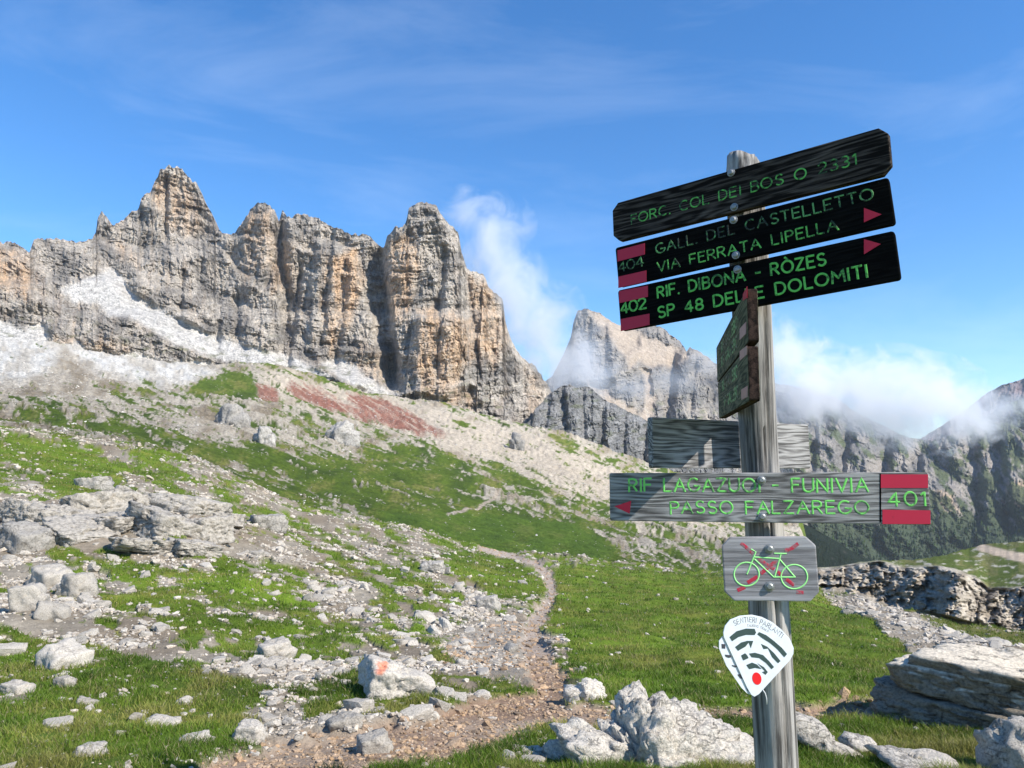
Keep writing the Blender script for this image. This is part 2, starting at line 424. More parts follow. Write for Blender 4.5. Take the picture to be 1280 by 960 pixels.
structure(put('scree_slope', G, grid_faces(G.shape[0], G.shape[1]), 4, M_far, col=np.clip(cc, .004, .8)))
# ------------------------------------------------------------------ mountains
def blocks(U, V, wx, wy, seed):
    """Random depth of a jointed block: sharp-edged cells in staggered columns."""
    a = U / wx; ci = np.floor(a)
    off = noise(ci * 3.17 + .5, seed + .3, 1.7) * 2
    r = V / (wy * (1 + .5 * noise(ci * 5.3 + .5, seed + 7.3))) + off; ri = np.floor(r)
    return noise(ci * 7.31 + .37, ri * 5.77 + .41, seed + .5)
def cliff_noise(U, V, D, amp=1.0, sx=1.0, dip=0.15, seed=0.0, colw=1.0):
    """Depth offsets in metres of a bedded, jointed limestone face (positive is away)."""
    px = D / F
    wu = 7 * fbm(U / 30, V / 30, seed + 2, 4) + 2.2 * fbm(U / 6, V / 6, seed + 4, 3)
    wv = 9 * fbm(U / 40, V / 50, seed, 3) + 2.0 * fbm(U / 7, V / 7, seed + 6, 3)
    q = V + (dip(U) if callable(dip) else dip * U) + wv; u2 = U + wu
    d = 0.0
    for w, a, h in ((47, 8, 95), (19, 4.0, 60), (8.5, 2.5, 36)):
        d = d + a * colw * (0.5 - 1.6 * np.abs(noise(u2 / (w * sx), q / h, seed + w))) * -1
    d = d + 6.5 * blocks(u2 + 11, V + .3 * wv, 16, 74, seed + 11) + 4.2 * blocks(u2 + 57, V + .4 * wv, 7.2, 34, seed + 13) + 2.6 * blocks(u2 + 23, V + .5 * wv, 3.4, 15, seed + 15)
    d = d + 9 * fbm(U / 55, q / 45, seed + 9, 3) + 4.5 * blocks(u2, q, 23, 22, seed) + 4.2 * blocks(u2 + 40, q, 10.5, 9.5, seed + 2) + 3.2 * blocks(u2 + 90, q, 4.9, 4.6, seed + 4)
    for lam, a in ((31, 0.34), (12.5, 0.40), (5.6, 0.5)):
        f = q / lam + 0.5 * noise(U / 45, V / 70, seed + lam)
        fr = f - np.floor(f)
        ter = sstep(0.0, 0.25, fr) - fr
        d = d - a * lam * ter * (0.6 + 0.9 * noise(U / 35, V / 30, seed + 3 + lam))
    d = d - 3.4 * ridged(u2 / 9, V / 16, seed + 7, 5) - 2.0 * ridged(U / 3.2, q / 3.6, seed + 8, 2)
    return d * px * amp
def gully(U, V, pts, depth, wl, wr):
    """A cleft along a line of (u, v): the ground falls in slowly from the left, a sheer wall stands on its right."""
    p = np.asarray(pts, float)
    uc = np.interp(V, p[:, 1], p[:, 0]) + 3.5 * fbm(V / 16, U / 200, p[0, 0], 3); x = U - uc
    prof = np.where(x < 0, np.exp(-np.abs(x / wl) ** 1.5), np.exp(-np.abs(x / wr) ** 2))
    k = sstep(p[0, 1] - 12, p[0, 1] + 12, V) * sstep(p[-1, 1] + 14, p[-1, 1] - 6, V)
    return depth * prof * k
REL = {}
def relief(name, us, sky_pts, base_pts, Dbase, lean, feats, colfn, rows, mat, amp=1.0, jag=3.0, dip=.15, seed=0., scree=None, back=0.25, colw=1.0, below=14, vexp=1.0, fn=None):
    S = curve(sky_pts, us) + jag * (0.6 * noise(us / 7.0, seed) + .5 * noise(us / 3.1, seed + 5)) * 1.0
    B = curve(base_pts, us) + below
    rr = np.linspace(0, 1, rows)
    U = np.broadcast_to(us, (rows, len(us))).astype(float)
    V = B[None] + (S - B)[None] * rr[:, None]
    h = rr[:, None]
    Hs = blur(np.maximum(B - S, 20)[None], int(32 / (us[1] - us[0])), 1)[0]
    D = curve(Dbase, us)[None] * (1.02 + curve(lean, us)[None] * np.maximum((B[None] - V) / Hs[None], 0) ** vexp)
    sm = scree(U, V) if scree is not None else np.zeros_like(U)
    off = cliff_noise(U, V, D, amp, 1.0, dip, seed, colw) * (1 - .9 * sm)
    for f in feats: off = off + gully(U, V, *f) * D / F
    if fn is not None: off = off + fn(U, V, D)
    edge = sstep(0.0, 10.0, V - S[None])                             # round the rim off backwards
    off = off + (1 - edge) * 9 * D / F
    off = off * sstep(0.0, 0.06, h) 
    X, Yw, Z = P(U, V, D + off)
    col = np.clip(colfn(U, V, sm, off / (D / F)), .01, .85)
    REL[name] = (U, V, X, Yw, Z)
    bk = []
    for k in range(1, 11):
        q = k / 10.0
        ad = D[-1] * back * q
        bk.append(np.stack([X[-1] * (1 + .02 * q), Yw[-1] + ad, Z[-1] - ad * (0.25 + .9 * q)], -1))
    G = np.concatenate([np.stack([X, Yw, Z], -1), np.array(bk)], 0)
    cc = np.concatenate([col, np.repeat(col[-1:], 10, 0)], 0)
    return structure(put(name, G, grid_faces(G.shape[0], G.shape[1]), 4, mat, col=cc, smooth=False))

SKY = [(-420,250),(-300,290),(-150,285),(-60,310),(0,302),(20,305),(37,315),(42,300),(53,297),(80,300),(97,303),(115,298),(120,290),(122,272),(127,265),(133,270),
 (139,280),(143,280),(157,272),(173,260),(177,247),(187,240),(197,223),(200,213),(213,208),(227,210),(237,223),(247,233),(257,253),
 (267,270),(270,287),(287,293),(293,293),(300,280),(317,260),(322,254),(333,255),(343,262),(348,277),(353,263),(359,271),(379,267),
 (398,273),(418,285),(442,293),(458,293),(470,303),(480,309),(484,293),(493,285),(507,281),(511,260),(521,252),(545,257),(553,271),
 (573,291),(577,315),(584,337),(604,343),(612,360),(628,374),(632,402),(640,426),(650,442),(656,448),(668,457),(679,473),(688,486),(696,505)]
MBASE = [(-420,434),(0,430),(60,430),(130,443),(200,453),(270,458),(330,454),(400,472),(450,488),(500,498),(560,505),(620,524),(660,533),(696,542)]
SCREE = [[(75,360),(105,348),(140,334),(152,345),(162,364),(187,381),(213,393),(253,412),(300,430),(360,443),(415,472),(360,468),(300,454),(250,442),(213,426),(187,410),(160,394),(140,396),(120,378),(92,380)],
         [(-420,415),(0,400),(30,412),(50,400),(60,408),(56,430),(75,435),(95,427),(130,445),(170,440),(210,452),(260,450),(270,470),(-420,470)],
         [(400,455),(425,445),(470,480),(500,492),(455,492)]]
ORANGE = [([(0,305),(35,320),(45,350),(40,375),(0,360),(-420,360),(-420,300)], .9), ([(65,420),(120,425),(165,432),(160,445),(70,436)], .5),
 ([(140,300),(165,312),(172,330),(150,322)], .6), ([(180,225),(225,220),(250,255),(258,290),(215,290)], .55), ([(305,265),(340,262),(340,330),(310,345)], .55),
 ([(335,330),(365,300),(368,360),(340,370)], .5),
 ([(415,320),(440,315),(455,350),(440,400),(412,440),(405,390)], .9), ([(487,300),(512,290),(520,330),(505,400),(490,400),(484,350)], .9),
 ([(525,385),(590,395),(596,440),(560,490),(520,470)], .95), ([(585,345),(620,365),(632,420),(620,460),(595,430)], .8), ([(530,470),(600,500),(590,515),(520,490)], .6),
 ([(450,430),(480,440),(480,480),(450,470)], .5), ([(655,460),(680,480),(675,520),(660,520)], .4)]
def massif_col(U, V, sm, off):
    t1 = fbm(U / 34, V / 30, 40.0, 4); t2 = fbm(U / 3.2, V / 7.0, 44.0, 4, .6); t3 = fbm(U / 12, V / 60, 47.0, 4, .6)
    one = np.ones_like(U)
    c = mix(tone((.50, .44, .365), 1 + .6 * t2), tone((.275, .248, .215), 1 + .6 * t2), sstep(-.15, .3, t1 + .3 * t3)[..., None])
    wu = U + 10 * fbm(U / 22, V / 30, 50.0, 4); wv = V + 14 * fbm(U / 22, V / 30, 53.0, 4)
    o = np.zeros_like(U)
    for poly, w in ORANGE: o = np.maximum(o, w * sstep(-9, 9, poly_sd(wu, wv, poly)))
    o = np.clip(o * (0.8 + 1.1 * t3 + .8 * t2) + .18 * sstep(.0, .4, t3), 0, 1)
    c = mix(c, tone((.64, .445, .28), 1 + .4 * t2), o[..., None])
    c = mix(c, tone((.20, .185, .175), one), (sstep(.12, .42, fbm(U / 5, V / 80, 60.0, 4, .6)) * .6)[..., None])     # water streaks
    led = fbm(U / 26, (V + .2 * U) / 3.4, 63.0, 3)
    c = mix(c, tone((.46, .42, .36), one), (sstep(.2, .5, led) * .6)[..., None])
    c = mix(c, tone((.62, .58, .52), 1 + .3 * t2), (sm * sstep(-.5, 0, t1 + .6))[..., None])
    gr = sstep(.12, .4, fbm(U / 18, V / 8, 70.0, 4)) * sstep(60, 10, curve(MBASE, U) - V)
    c = mix(c, tone((.13, .14, .055), one), (gr * .6)[..., None])
    return c
def massif_scree(U, V):
    wu = U + 7 * fbm(U / 18, V / 18, 80.0, 3); wv = V + 5 * fbm(U / 18, V / 18, 83.0, 3)
    s = np.zeros_like(U)
    for poly in SCREE: s = np.maximum(s, sstep(-4, 4, poly_sd(wu, wv, poly)))
    return s
def massif_fn(U, V, D):
    px = D / F
    d = np.zeros_like(U)
    # buttresses that stand forward of the wall
    for poly, a in (([(482,285),(520,250),(550,255),(580,330),(590,480),(560,500),(500,495),(486,420)], 38),
                    ([(520,385),(560,400),(575,390),(600,420),(605,500),(540,520),(512,480)], 20),
                    ([(582,340),(612,358),(640,425),(660,450),(690,490),(690,540),(600,520)], 14),
                    ([(395,300),(440,310),(470,400),(482,480),(440,490),(395,470),(385,420)], 26),
                    ([(430,430),(470,425),(484,480),(440,485)], 10),
                    ([(300,275),(345,262),(345,330),(350,370),(300,350)], 12),
                    ([(115,300),(145,275),(200,215),(235,218),(262,270),(275,300),(230,310),(140,320)], -20),
                    ([(-420,300),(40,318),(60,350),(62,385),(-420,390)], 24),
                    ([(57,400),(100,395),(170,425),(165,440),(70,436)], 12),
                    ([(160,340),(230,350),(330,400),(400,440),(370,448),(280,425),(215,395),(165,370)], 16)):
        d -= a * sstep(-7, 9, poly_sd(U + 6 * fbm(U / 16, V / 40, a + .5, 3), V + 6 * fbm(U / 20, V / 20, a + 9.5, 3), poly))
    for line, a, w in (([(-420,350),(0,352),(60,386),(110,400)], 26, 16), ([(-420,300),(60,303),(120,340),(160,392),(215,424),(300,452),(420,480),(700,560)], 34, 34),
                       ([(-420,200),(100,285),(135,315),(175,332),(235,326),(275,318),(300,350),(345,378),(360,450),(700,560)], 24, 14),
                       ([(-420,380),(150,352),(230,372),(300,402),(350,432),(420,476),(700,560)], 18, 12), ([(-420,500),(480,470),(540,480),(600,500),(650,515),(700,530)], 9, 12),
                       ([(-420,600),(500,560),(516,402),(560,398),(600,425),(700,560)], 10, 10), ([(-420,600),(590,600),(604,352),(625,378),(640,440),(700,560)], 9, 8)):
        lv = curve(line, U) + 5 * fbm(U / 18, V / 18, a + .7, 4)
        d = d + a * sstep(0, w, lv - V)
    return d * px
feats = [([(476,312),(478,350),(490,420),(492,470)], 40, 16, 4), ([(352,262),(352,330),(360,380),(352,440)], 34, 9, 6),
 ([(375,330),(370,380),(362,430),(360,460)], 24, 12, 4), ([(432,300),(434,350),(425,410),(420,460)], 14, 9, 4), ([(416,285),(410,340),(400,440)], 16, 8, 4),
 ([(209,222),(207,260),(207,292)], 15, 4, 3), ([(180,296),(178,325)], 22, 7, 4), ([(228,340),(224,395)], 20, 7, 4), ([(297,370),(296,420)], 18, 8, 4),
 ([(276,395),(272,430)], 14, 5, 3), ([(556,310),(553,350),(548,385)], 22, 7, 4), ([(520,400),(512,425)], 18, 6, 5), ([(492,440),(488,490)], 20, 6, 4),
 ([(584,345),(592,400),(600,470)], 12, 5, 3), ([(550,390),(545,470)], 12, 5, 3), ([(620,400),(616,460)], 9, 4, 3), ([(318,275),(315,320)], 10, 4, 3),
 ([(655,450),(652,500)], 14, 5, 4), ([(582,445),(588,490)], 10, 4, 3), ([(0,345),(1,362)], 0, 4, 3), ([(345,280),(340,340),(325,370)], 16, 6, 4), ([(254,320),(250,352)], 9, 5, 3)]
def massif_dip(U):
    uu_ = np.minimum(U, 470); return -.40 * uu_ + .16 * (np.maximum(U, 330) - 330) + .0004 * np.maximum(uu_, 0) ** 2 * .5
mus = np.arange(-420, 697, 1.15)
relief('mountain_massif', mus, SKY, MBASE, [(-420,850),(0,960),(150,1060),(270,1140),(400,1150),(480,1150),(560,1135),(640,1180),(696,1260)],
       [(-420,.3),(60,.3),(250,.26),(330,.16),(470,.14),(600,.13),(696,.12)], feats, massif_col, 330, M_cliff, amp=1.15, jag=4.4, dip=massif_dip, colw=1.0, seed=1.5, scree=massif_scree, fn=massif_fn)

# --- darker cliff band to the right of the tower
def mid_col(U, V, sm, off):
    t1 = fbm(U / 24, V / 24, 90.0, 4); t2 = fbm(U / 3, V / 7, 94.0, 4, .6); one = np.ones_like(U)
    c = mix(tone((.30, .29, .275), 1 + .35 * t2), tone((.21, .205, .195), 1 + .3 * t2), sstep(-.2, .2, t1)[..., None])
    return mix(c, tone((.11, .125, .05), one), (sstep(.1, .4, fbm(U / 14, V / 7, 97.0, 4)) * .55)[..., None])
relief('cliff_band', np.arange(640, 1000, 1.2), [(640,540),(664,525),(668,512),(680,500),(688,491),(700,484),(712,481),(722,485),(735,482),(744,490),(757,500),(780,512),(806,524),(830,534),(870,556),(920,590),(1000,650)],
       [(640,532),(665,534),(707,544),(757,567),(810,586),(870,609),(930,632),(1000,660)], [(640,1190),(720,1210),(800,1240),(1000,1300)], [(640,.07),(1000,.07)],
       [([(702,482),(706,540)], 18, 7, 4), ([(754,498),(752,560)], 16, 6, 4), ([(686,495),(682,530)], 10, 5, 3), ([(782,515),(780,575)], 9, 4, 3), ([(808,525),(806,585)], 16, 5, 4), ([(728,485),(730,550)], 8, 4, 3)],
       mid_col, 110, M_cliff, amp=.7, jag=2.2, dip=.25, seed=21.5)

# --- the pale peak behind it
def peak_col(U, V, sm, off):
    t1 = fbm(U / 30, V / 24, 110.0, 4); t2 = fbm(U / 3, V / 4, 114.0, 4, .6); one = np.ones_like(U)
    c = mix(tone((.25, .225, .195), 1 + .5 * t2), tone((.155, .148, .14), 1 + .5 * t2), sstep(-.15, .25, t1)[..., None])
    bed = fbm(U / 40, (V + .12 * U) / 3.0, 116.0, 3)
    c = mix(c, tone((.40, .36, .30), one), (sstep(.1, .4, bed) * .7 * sstep(820, 760, U))[..., None])
    c = mix(c, tone((.38, .31, .24), 1 + .3 * t2), sm[..., None])
    c = mix(c, tone((.14, .15, .075), one), (sstep(.1, .4, fbm(U / 14, V / 10, 117.0, 4)) * sstep(470, 520, V) * .6)[..., None])
    rill = sstep(.1, .35, fbm((U - .35 * V) / 4, V / 60, 119.0, 3)) * sstep(480, 520, V)
    return mix(c, tone((.42, .37, .30), one), (rill * .8)[..., None])
def peak_fn(U, V, D):
    px = D / F; d = np.zeros_like(U)
    for poly, a in (([(712,392),(735,384),(760,402),(800,440),(792,470),(760,480),(700,480)], 22), ([(846,440),(866,432),(884,444),(890,480),(880,540),(836,540),(842,480)], 26), ([(800,425),(812,440),(806,470),(770,500),(760,470)], 14)):
        d -= a * sstep(-6, 8, poly_sd(U + 5 * fbm(U / 16, V / 40, a + .5, 3), V + 5 * fbm(U / 20, V / 20, a + 9.5, 3), poly))
    return d * px
def peak_scree(U, V):
    wu = U + 9 * fbm(U / 18, V / 18, 120.0, 3); wv = V + 7 * fbm(U / 18, V / 18, 123.0, 3)
    s = np.zeros_like(U)
    for poly in ([(735,388),(760,395),(800,415),(850,435),(858,450),(840,460),(820,460),(800,452),(790,462),(776,440),(755,410)], [(728,470),(745,478),(790,510),(805,525),(790,520),(750,500)], [(800,460),(812,462),(820,500),(812,530),(800,525),(806,490)]):
        s = np.maximum(s, sstep(-4, 4, poly_sd(wu, wv, poly)))
    return s
relief('background_peak', np.arange(650, 1020, 1.3), [(650,505),(690,470),(706,440),(714,420),(717,400),(722,388),(735,386),(750,392),(765,402),(780,408),(800,410),(815,404),(830,412),(850,426),(858,440),(862,434),(872,438),(884,446),(900,458),(940,480),(965,500),(985,560),(1005,640),(1020,690)],
       [(650,560),(760,565),(810,590),(870,620),(930,640),(1020,690)], [(650,2000),(760,2050),(900,2100),(1020,2250)], [(650,.42),(800,.5),(1020,.4)],
       [([(757,400),(758,470)], 14, 9, 5), ([(795,420),(800,470)], 10, 6, 4), ([(845,445),(835,520)], 18, 9, 5), ([(870,450),(862,520)], 14, 7, 4), ([(738,400),(736,450)], 8, 5, 3)],
       peak_col, 190, M_hills, amp=1.0, jag=2.2, dip=.1, seed=33.5, scree=peak_scree, fn=peak_fn)

# --- far flank of the valley on the right
def flank_col(U, V, sm, off):
    t1 = fbm(U / 26, V / 26, 130.0, 5); t2 = fbm(U / 3, V / 4, 134.0, 4, .6); one = np.ones_like(U)
    c = mix(tone((.28, .25, .215), 1 + .5 * t2), tone((.175, .165, .15), 1 + .5 * t2), sstep(-.2, .25, t1)[..., None])
    o = np.zeros_like(U)
    for poly in ([(1168,612),(1190,618),(1200,640),(1180,640),(1166,630)], [(1262,605),(1280,600),(1300,630),(1280,650),(1262,640)]): o = np.maximum(o, sstep(-5, 5, poly_sd(U + 8 * t1, V + 8 * t2, poly)))
    c = mix(c, tone((.46, .33, .21), one), (o * .8)[..., None])
    k = fbm((U - .6 * V) / 14, (V + .3 * U) / 30, 137.0, 5, .6)
    green = sstep(.0, .2, 1.7 * k + .9 * sstep(600, 690, V) - .03 + .25 * sstep(1180, 1240, U))
    low = sstep(560, 700, V)
    gc = mix(tone((.085, .105, .045), 1 + .35 * t2), tone((.030, .050, .022), 1 + .4 * t2), (low)[..., None])
    return mix(c, gc, (green * .92)[..., None])
def flank_fn(U, V, D):
    px = D / F; d = 0.0
    for w, a in ((60, 26), (27, 9), (12, 4), (5, 2.2)):
        d = d + a * (np.abs(noise((U - .45 * (V - 500) + 14 * fbm(U / 40, V / 40, 3.0, 3)) / w, (V + .2 * U) / (w * 1.7), w + 7.0)) * 1.7 - .5) * -1
    return d * px
relief('valley_flank', np.arange(930, 1420, 1.3), [(930,470),(975,480),(1010,486),(1045,497),(1070,515),(1100,530),(1130,545),(1165,552),(1200,540),(1230,522),(1260,505),(1300,490),(1420,470)],
       [(930,760),(1420,760)], [(930,2900),(1100,2700),(1200,2600),(1420,2400)], [(930,.55),(1420,.55)], [([(1110,545),(1100,640)], 40, 14, 8), ([(1215,550),(1225,650)], 34, 16, 7), ([(1060,530),(1050,610)], 24, 9, 5), ([(1245,550),(1262,670)], 34, 15, 8), ([(1150,560),(1140,650)], 22, 10, 6), ([(1020,530),(1012,600)], 20, 9, 5)],
       flank_col, 220, M_hills, amp=.55, jag=1.6, dip=-.4, seed=45.5, fn=flank_fn, vexp=1.0)
# --- the shaded mauve mountain at the right edge, and the ridge the clouds lie on
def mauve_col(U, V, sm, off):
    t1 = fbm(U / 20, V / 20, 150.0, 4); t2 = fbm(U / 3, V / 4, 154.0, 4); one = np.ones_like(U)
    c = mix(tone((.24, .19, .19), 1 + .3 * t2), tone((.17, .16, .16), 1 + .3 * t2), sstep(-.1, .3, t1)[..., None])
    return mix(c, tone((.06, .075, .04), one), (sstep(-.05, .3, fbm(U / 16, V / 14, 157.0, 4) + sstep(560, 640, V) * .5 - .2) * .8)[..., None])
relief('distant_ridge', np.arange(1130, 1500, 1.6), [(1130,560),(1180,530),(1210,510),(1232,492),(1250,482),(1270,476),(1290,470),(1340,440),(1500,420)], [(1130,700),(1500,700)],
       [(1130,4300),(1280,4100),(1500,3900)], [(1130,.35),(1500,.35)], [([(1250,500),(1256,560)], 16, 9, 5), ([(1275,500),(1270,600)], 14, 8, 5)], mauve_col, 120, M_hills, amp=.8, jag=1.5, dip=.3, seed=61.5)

# --- the dark spur below the sign, its shade painted in as near-black green, and the valley floor
def spur_shade_col(U, V, sm, off):
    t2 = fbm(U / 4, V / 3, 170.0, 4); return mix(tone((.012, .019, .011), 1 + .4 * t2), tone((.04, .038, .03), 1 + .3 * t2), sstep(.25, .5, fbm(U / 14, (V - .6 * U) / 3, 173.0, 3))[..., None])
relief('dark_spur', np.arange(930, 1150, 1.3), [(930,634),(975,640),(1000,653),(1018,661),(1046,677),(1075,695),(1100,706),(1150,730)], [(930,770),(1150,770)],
       [(930,1330),(1000,1330),(1100,1250),(1150,1200)], [(930,.25),(1150,.25)], [], spur_shade_col, 60, M_far, amp=.3, jag=.8, dip=.1, seed=71.5)

xs = np.linspace(-12000, 12000, 121); ys = np.linspace(-9000, 12000, 121)
GX, GY = np.meshgrid(xs, ys)
GZ = -420 + 60 * noise(GX / 2600, GY / 2600, 3.0)
t = fbm(GX / 1800, GY / 1800, 5.0, 3)
structure(put('valley_floor', np.stack([GX, GY, GZ], -1), grid_faces(121, 121), 4, M_hills, col=mix(tone((.04, .06, .02), 1 + .2 * t), tone((.12, .11, .07), 1 + .2 * t), sstep(0, .4, t)[..., None])))

# --- the green knoll with a shaded rock face on the right
def knoll_col(U, V, sm, off):
    t1 = fbm(U / 26, V / 14, 190.0, 4); t2 = fbm(U / 4, V / 4, 194.0, 4, .6); one = np.ones_like(U)
    topl = curve(KNOLL_LIP, U)
    rock = mix(tone((.46, .40, .315), 1 + .5 * t2), tone((.28, .235, .18), 1 + .4 * t2), sstep(-.2, .2, t1)[..., None])
    gc = mix(tone((.075, .10, .018), one), tone((.15, .145, .05), one), sstep(-.1, .4, t1 + .4 * t2)[..., None])
    gc = mix(gc, tone((.46, .42, .35), 1 + .2 * t2), (sstep(.1, .32, fbm(U / 16, V / 5, 197.0, 4, .6)) * .8)[..., None])
    gc = mix(gc, tone((.47, .37, .27), one), (sstep(1.3, .6, line_d(U, V, [(1225,684,5),(1255,692,5),(1300,702,8),(1400,712,8)])))[..., None])
    gm = sstep(-1.5, 3, topl - V + 3 * t2)
    foot = sstep(0, 10, V - curve(KNOLL_FOOT, U) + 5 * t1)
    c = mix(rock, gc, gm[..., None])
    return mix(c, mix(tone((.10, .105, .03), 1 + .3 * t2), tone((.42, .40, .36), one), sstep(.15, .4, t2)[..., None]), foot[..., None])
KNOLL_LIP = [(1000,710),(1040,710),(1075,704),(1100,702),(1130,709),(1170,707),(1195,712),(1220,722),(1235,735),(1260,735),(1300,730),(1600,720)]
KNOLL_FOOT = [(1000,740),(1040,735),(1080,745),(1110,757),(1170,770),(1230,785),(1280,800),(1600,830)]
KNOLL_SKY = [(1000,712),(1040,709),(1070,703),(1100,701),(1140,700),(1180,694),(1215,684),(1240,679),(1280,677),(1330,668),(1450,660),(1600,655)]
us = np.arange(1000, 1600, 1.5)
lip = curve(KNOLL_LIP, us); foot = curve(KNOLL_FOOT, us); skyl = curve(KNOLL_SKY, us) + 1.2 * noise(us / 9, 3.0)
rows_r, Us, Vs, Ds = [], [], [], []
bott = np.maximum(foot + 40, 800)
for r in np.linspace(0, 1, 40): Vs.append(mix(bott, foot, r)); Ds.append(mix(52 + 0 * us, 62 + 0 * us, r))
for r in np.linspace(0, 1, 90)[1:]: Vs.append(mix(foot, lip, r)); Ds.append(62 + 6 * r + 0 * us)
for r in np.linspace(0, 1, 70)[1:]: Vs.append(mix(lip, np.minimum(skyl, lip - .5), r)); Ds.append(68 + (46 * r ** 1.4) * np.clip((lip - skyl) / 26, .08, 1.3))
V = np.array(Vs); Dk = np.array(Ds); U = np.broadcast_to(us, V.shape).astype(float)
facem = sstep(0, 5, foot[None] - V) * sstep(-1, 4, V - lip[None])
wU, wV = U + 8 * fbm(U / 20, V / 20, 200.0, 4), V + 8 * fbm(U / 20, V / 20, 204.0, 4)
Dk = Dk + facem * (3.0 * fbm(U / 40, V / 50, 200.0, 3) + 1.5 * blocks(wU, wV, 34, 30, 3.0) + .9 * blocks(wU, wV, 13, 12, 5.0) + .5 * blocks(wU, wV, 5, 5, 7.0) + 1.2 * fbm(U / 9, V / 7, 206.0, 5, .6))
Dk = Dk * (1 + .38 * sstep(1330, 960, U)) - facem * 5 * np.exp(-((U - 1195) / 22) ** 2)
X, Yw, Z = P(U, V, Dk)
Z = Z + (1 - facem) * (.25 * fbm(X / 3.0, Yw / 3.0, 3.0, 4))
col = knoll_col(U, V, None, None)
bk = [np.stack([X[-1] * (1 + .3 * q), Yw[-1] * (1 + .3 * q), Z[-1] - 30 * q * q - 2 * q], -1) for q in np.linspace(.1, 1, 10)]
G = np.concatenate([np.stack([X, Yw, Z], -1), np.array(bk)], 0)
M_knoll = tint_mat('knoll', (1.2, 5.0), bump=0.8, dist=0.25, contrast=.5)
structure(put('rocky_knoll', G, grid_faces(G.shape[0], G.shape[1]), 4, M_knoll, col=np.clip(np.concatenate([col, np.repeat(col[-1:], 10, 0)], 0), .004, .8)))
# ------------------------------------------------------------------ rocks
def ico(sub):
    bm = bmesh.new(); bmesh.ops.create_icosphere(bm, subdivisions=sub, radius=1.0)
    v = np.array([w.co[:] for w in bm.verts]); f = np.array([[w.index for w in p.verts] for p in bm.faces]); bm.free()
    return v / np.linalg.norm(v, axis=1)[:, None], f
ICO1, ICO3, ICO4, ICO5, ICO6 = ico(1), ico(3), ico(4), ico(5), ico(6)
def poly_r(dirs, seed, n=8, flat=1.0, jit=.5):
    """Radius of a random faceted stone along unit directions."""
    r_ = np.random.default_rng(seed)
    nn = r_.normal(size=(n, 3)); nn /= np.linalg.norm(nn, axis=1)[:, None]
    nn = np.concatenate([nn, [[0, 0, 1], [0, 0, -1]], np.eye(3)[:2], -np.eye(3)[:2]])
    dd = 1 - jit * r_.random(len(nn)); dd[n:n + 2] *= flat
    dot = dirs @ nn.T
    rr_ = np.where(dot > 0.05, dd[None] / np.maximum(dot, .05), 9.0)
    rr_ = np.sort(rr_, 1)
    return rr_[:, 0] - 0.05 * np.exp(-(rr_[:, 1] - rr_[:, 0]) / .07)
def stone(seed, geo, flat=.8, rough=.07):
    d, f = geo
    r = poly_r(d, seed, flat=flat)
    p = d * r[:, None]
    if rough:
        r = r * (1 + rough * fbm(p[:, 0] * 2.2 + seed, p[:, 1] * 2.2, p[:, 2] * 2.2, 4) + .5 * rough * ridged(p[:, 0] * 4 + seed, p[:, 1] * 4, p[:, 2] * 4, 2))
        p = d * r[:, None]
    return p
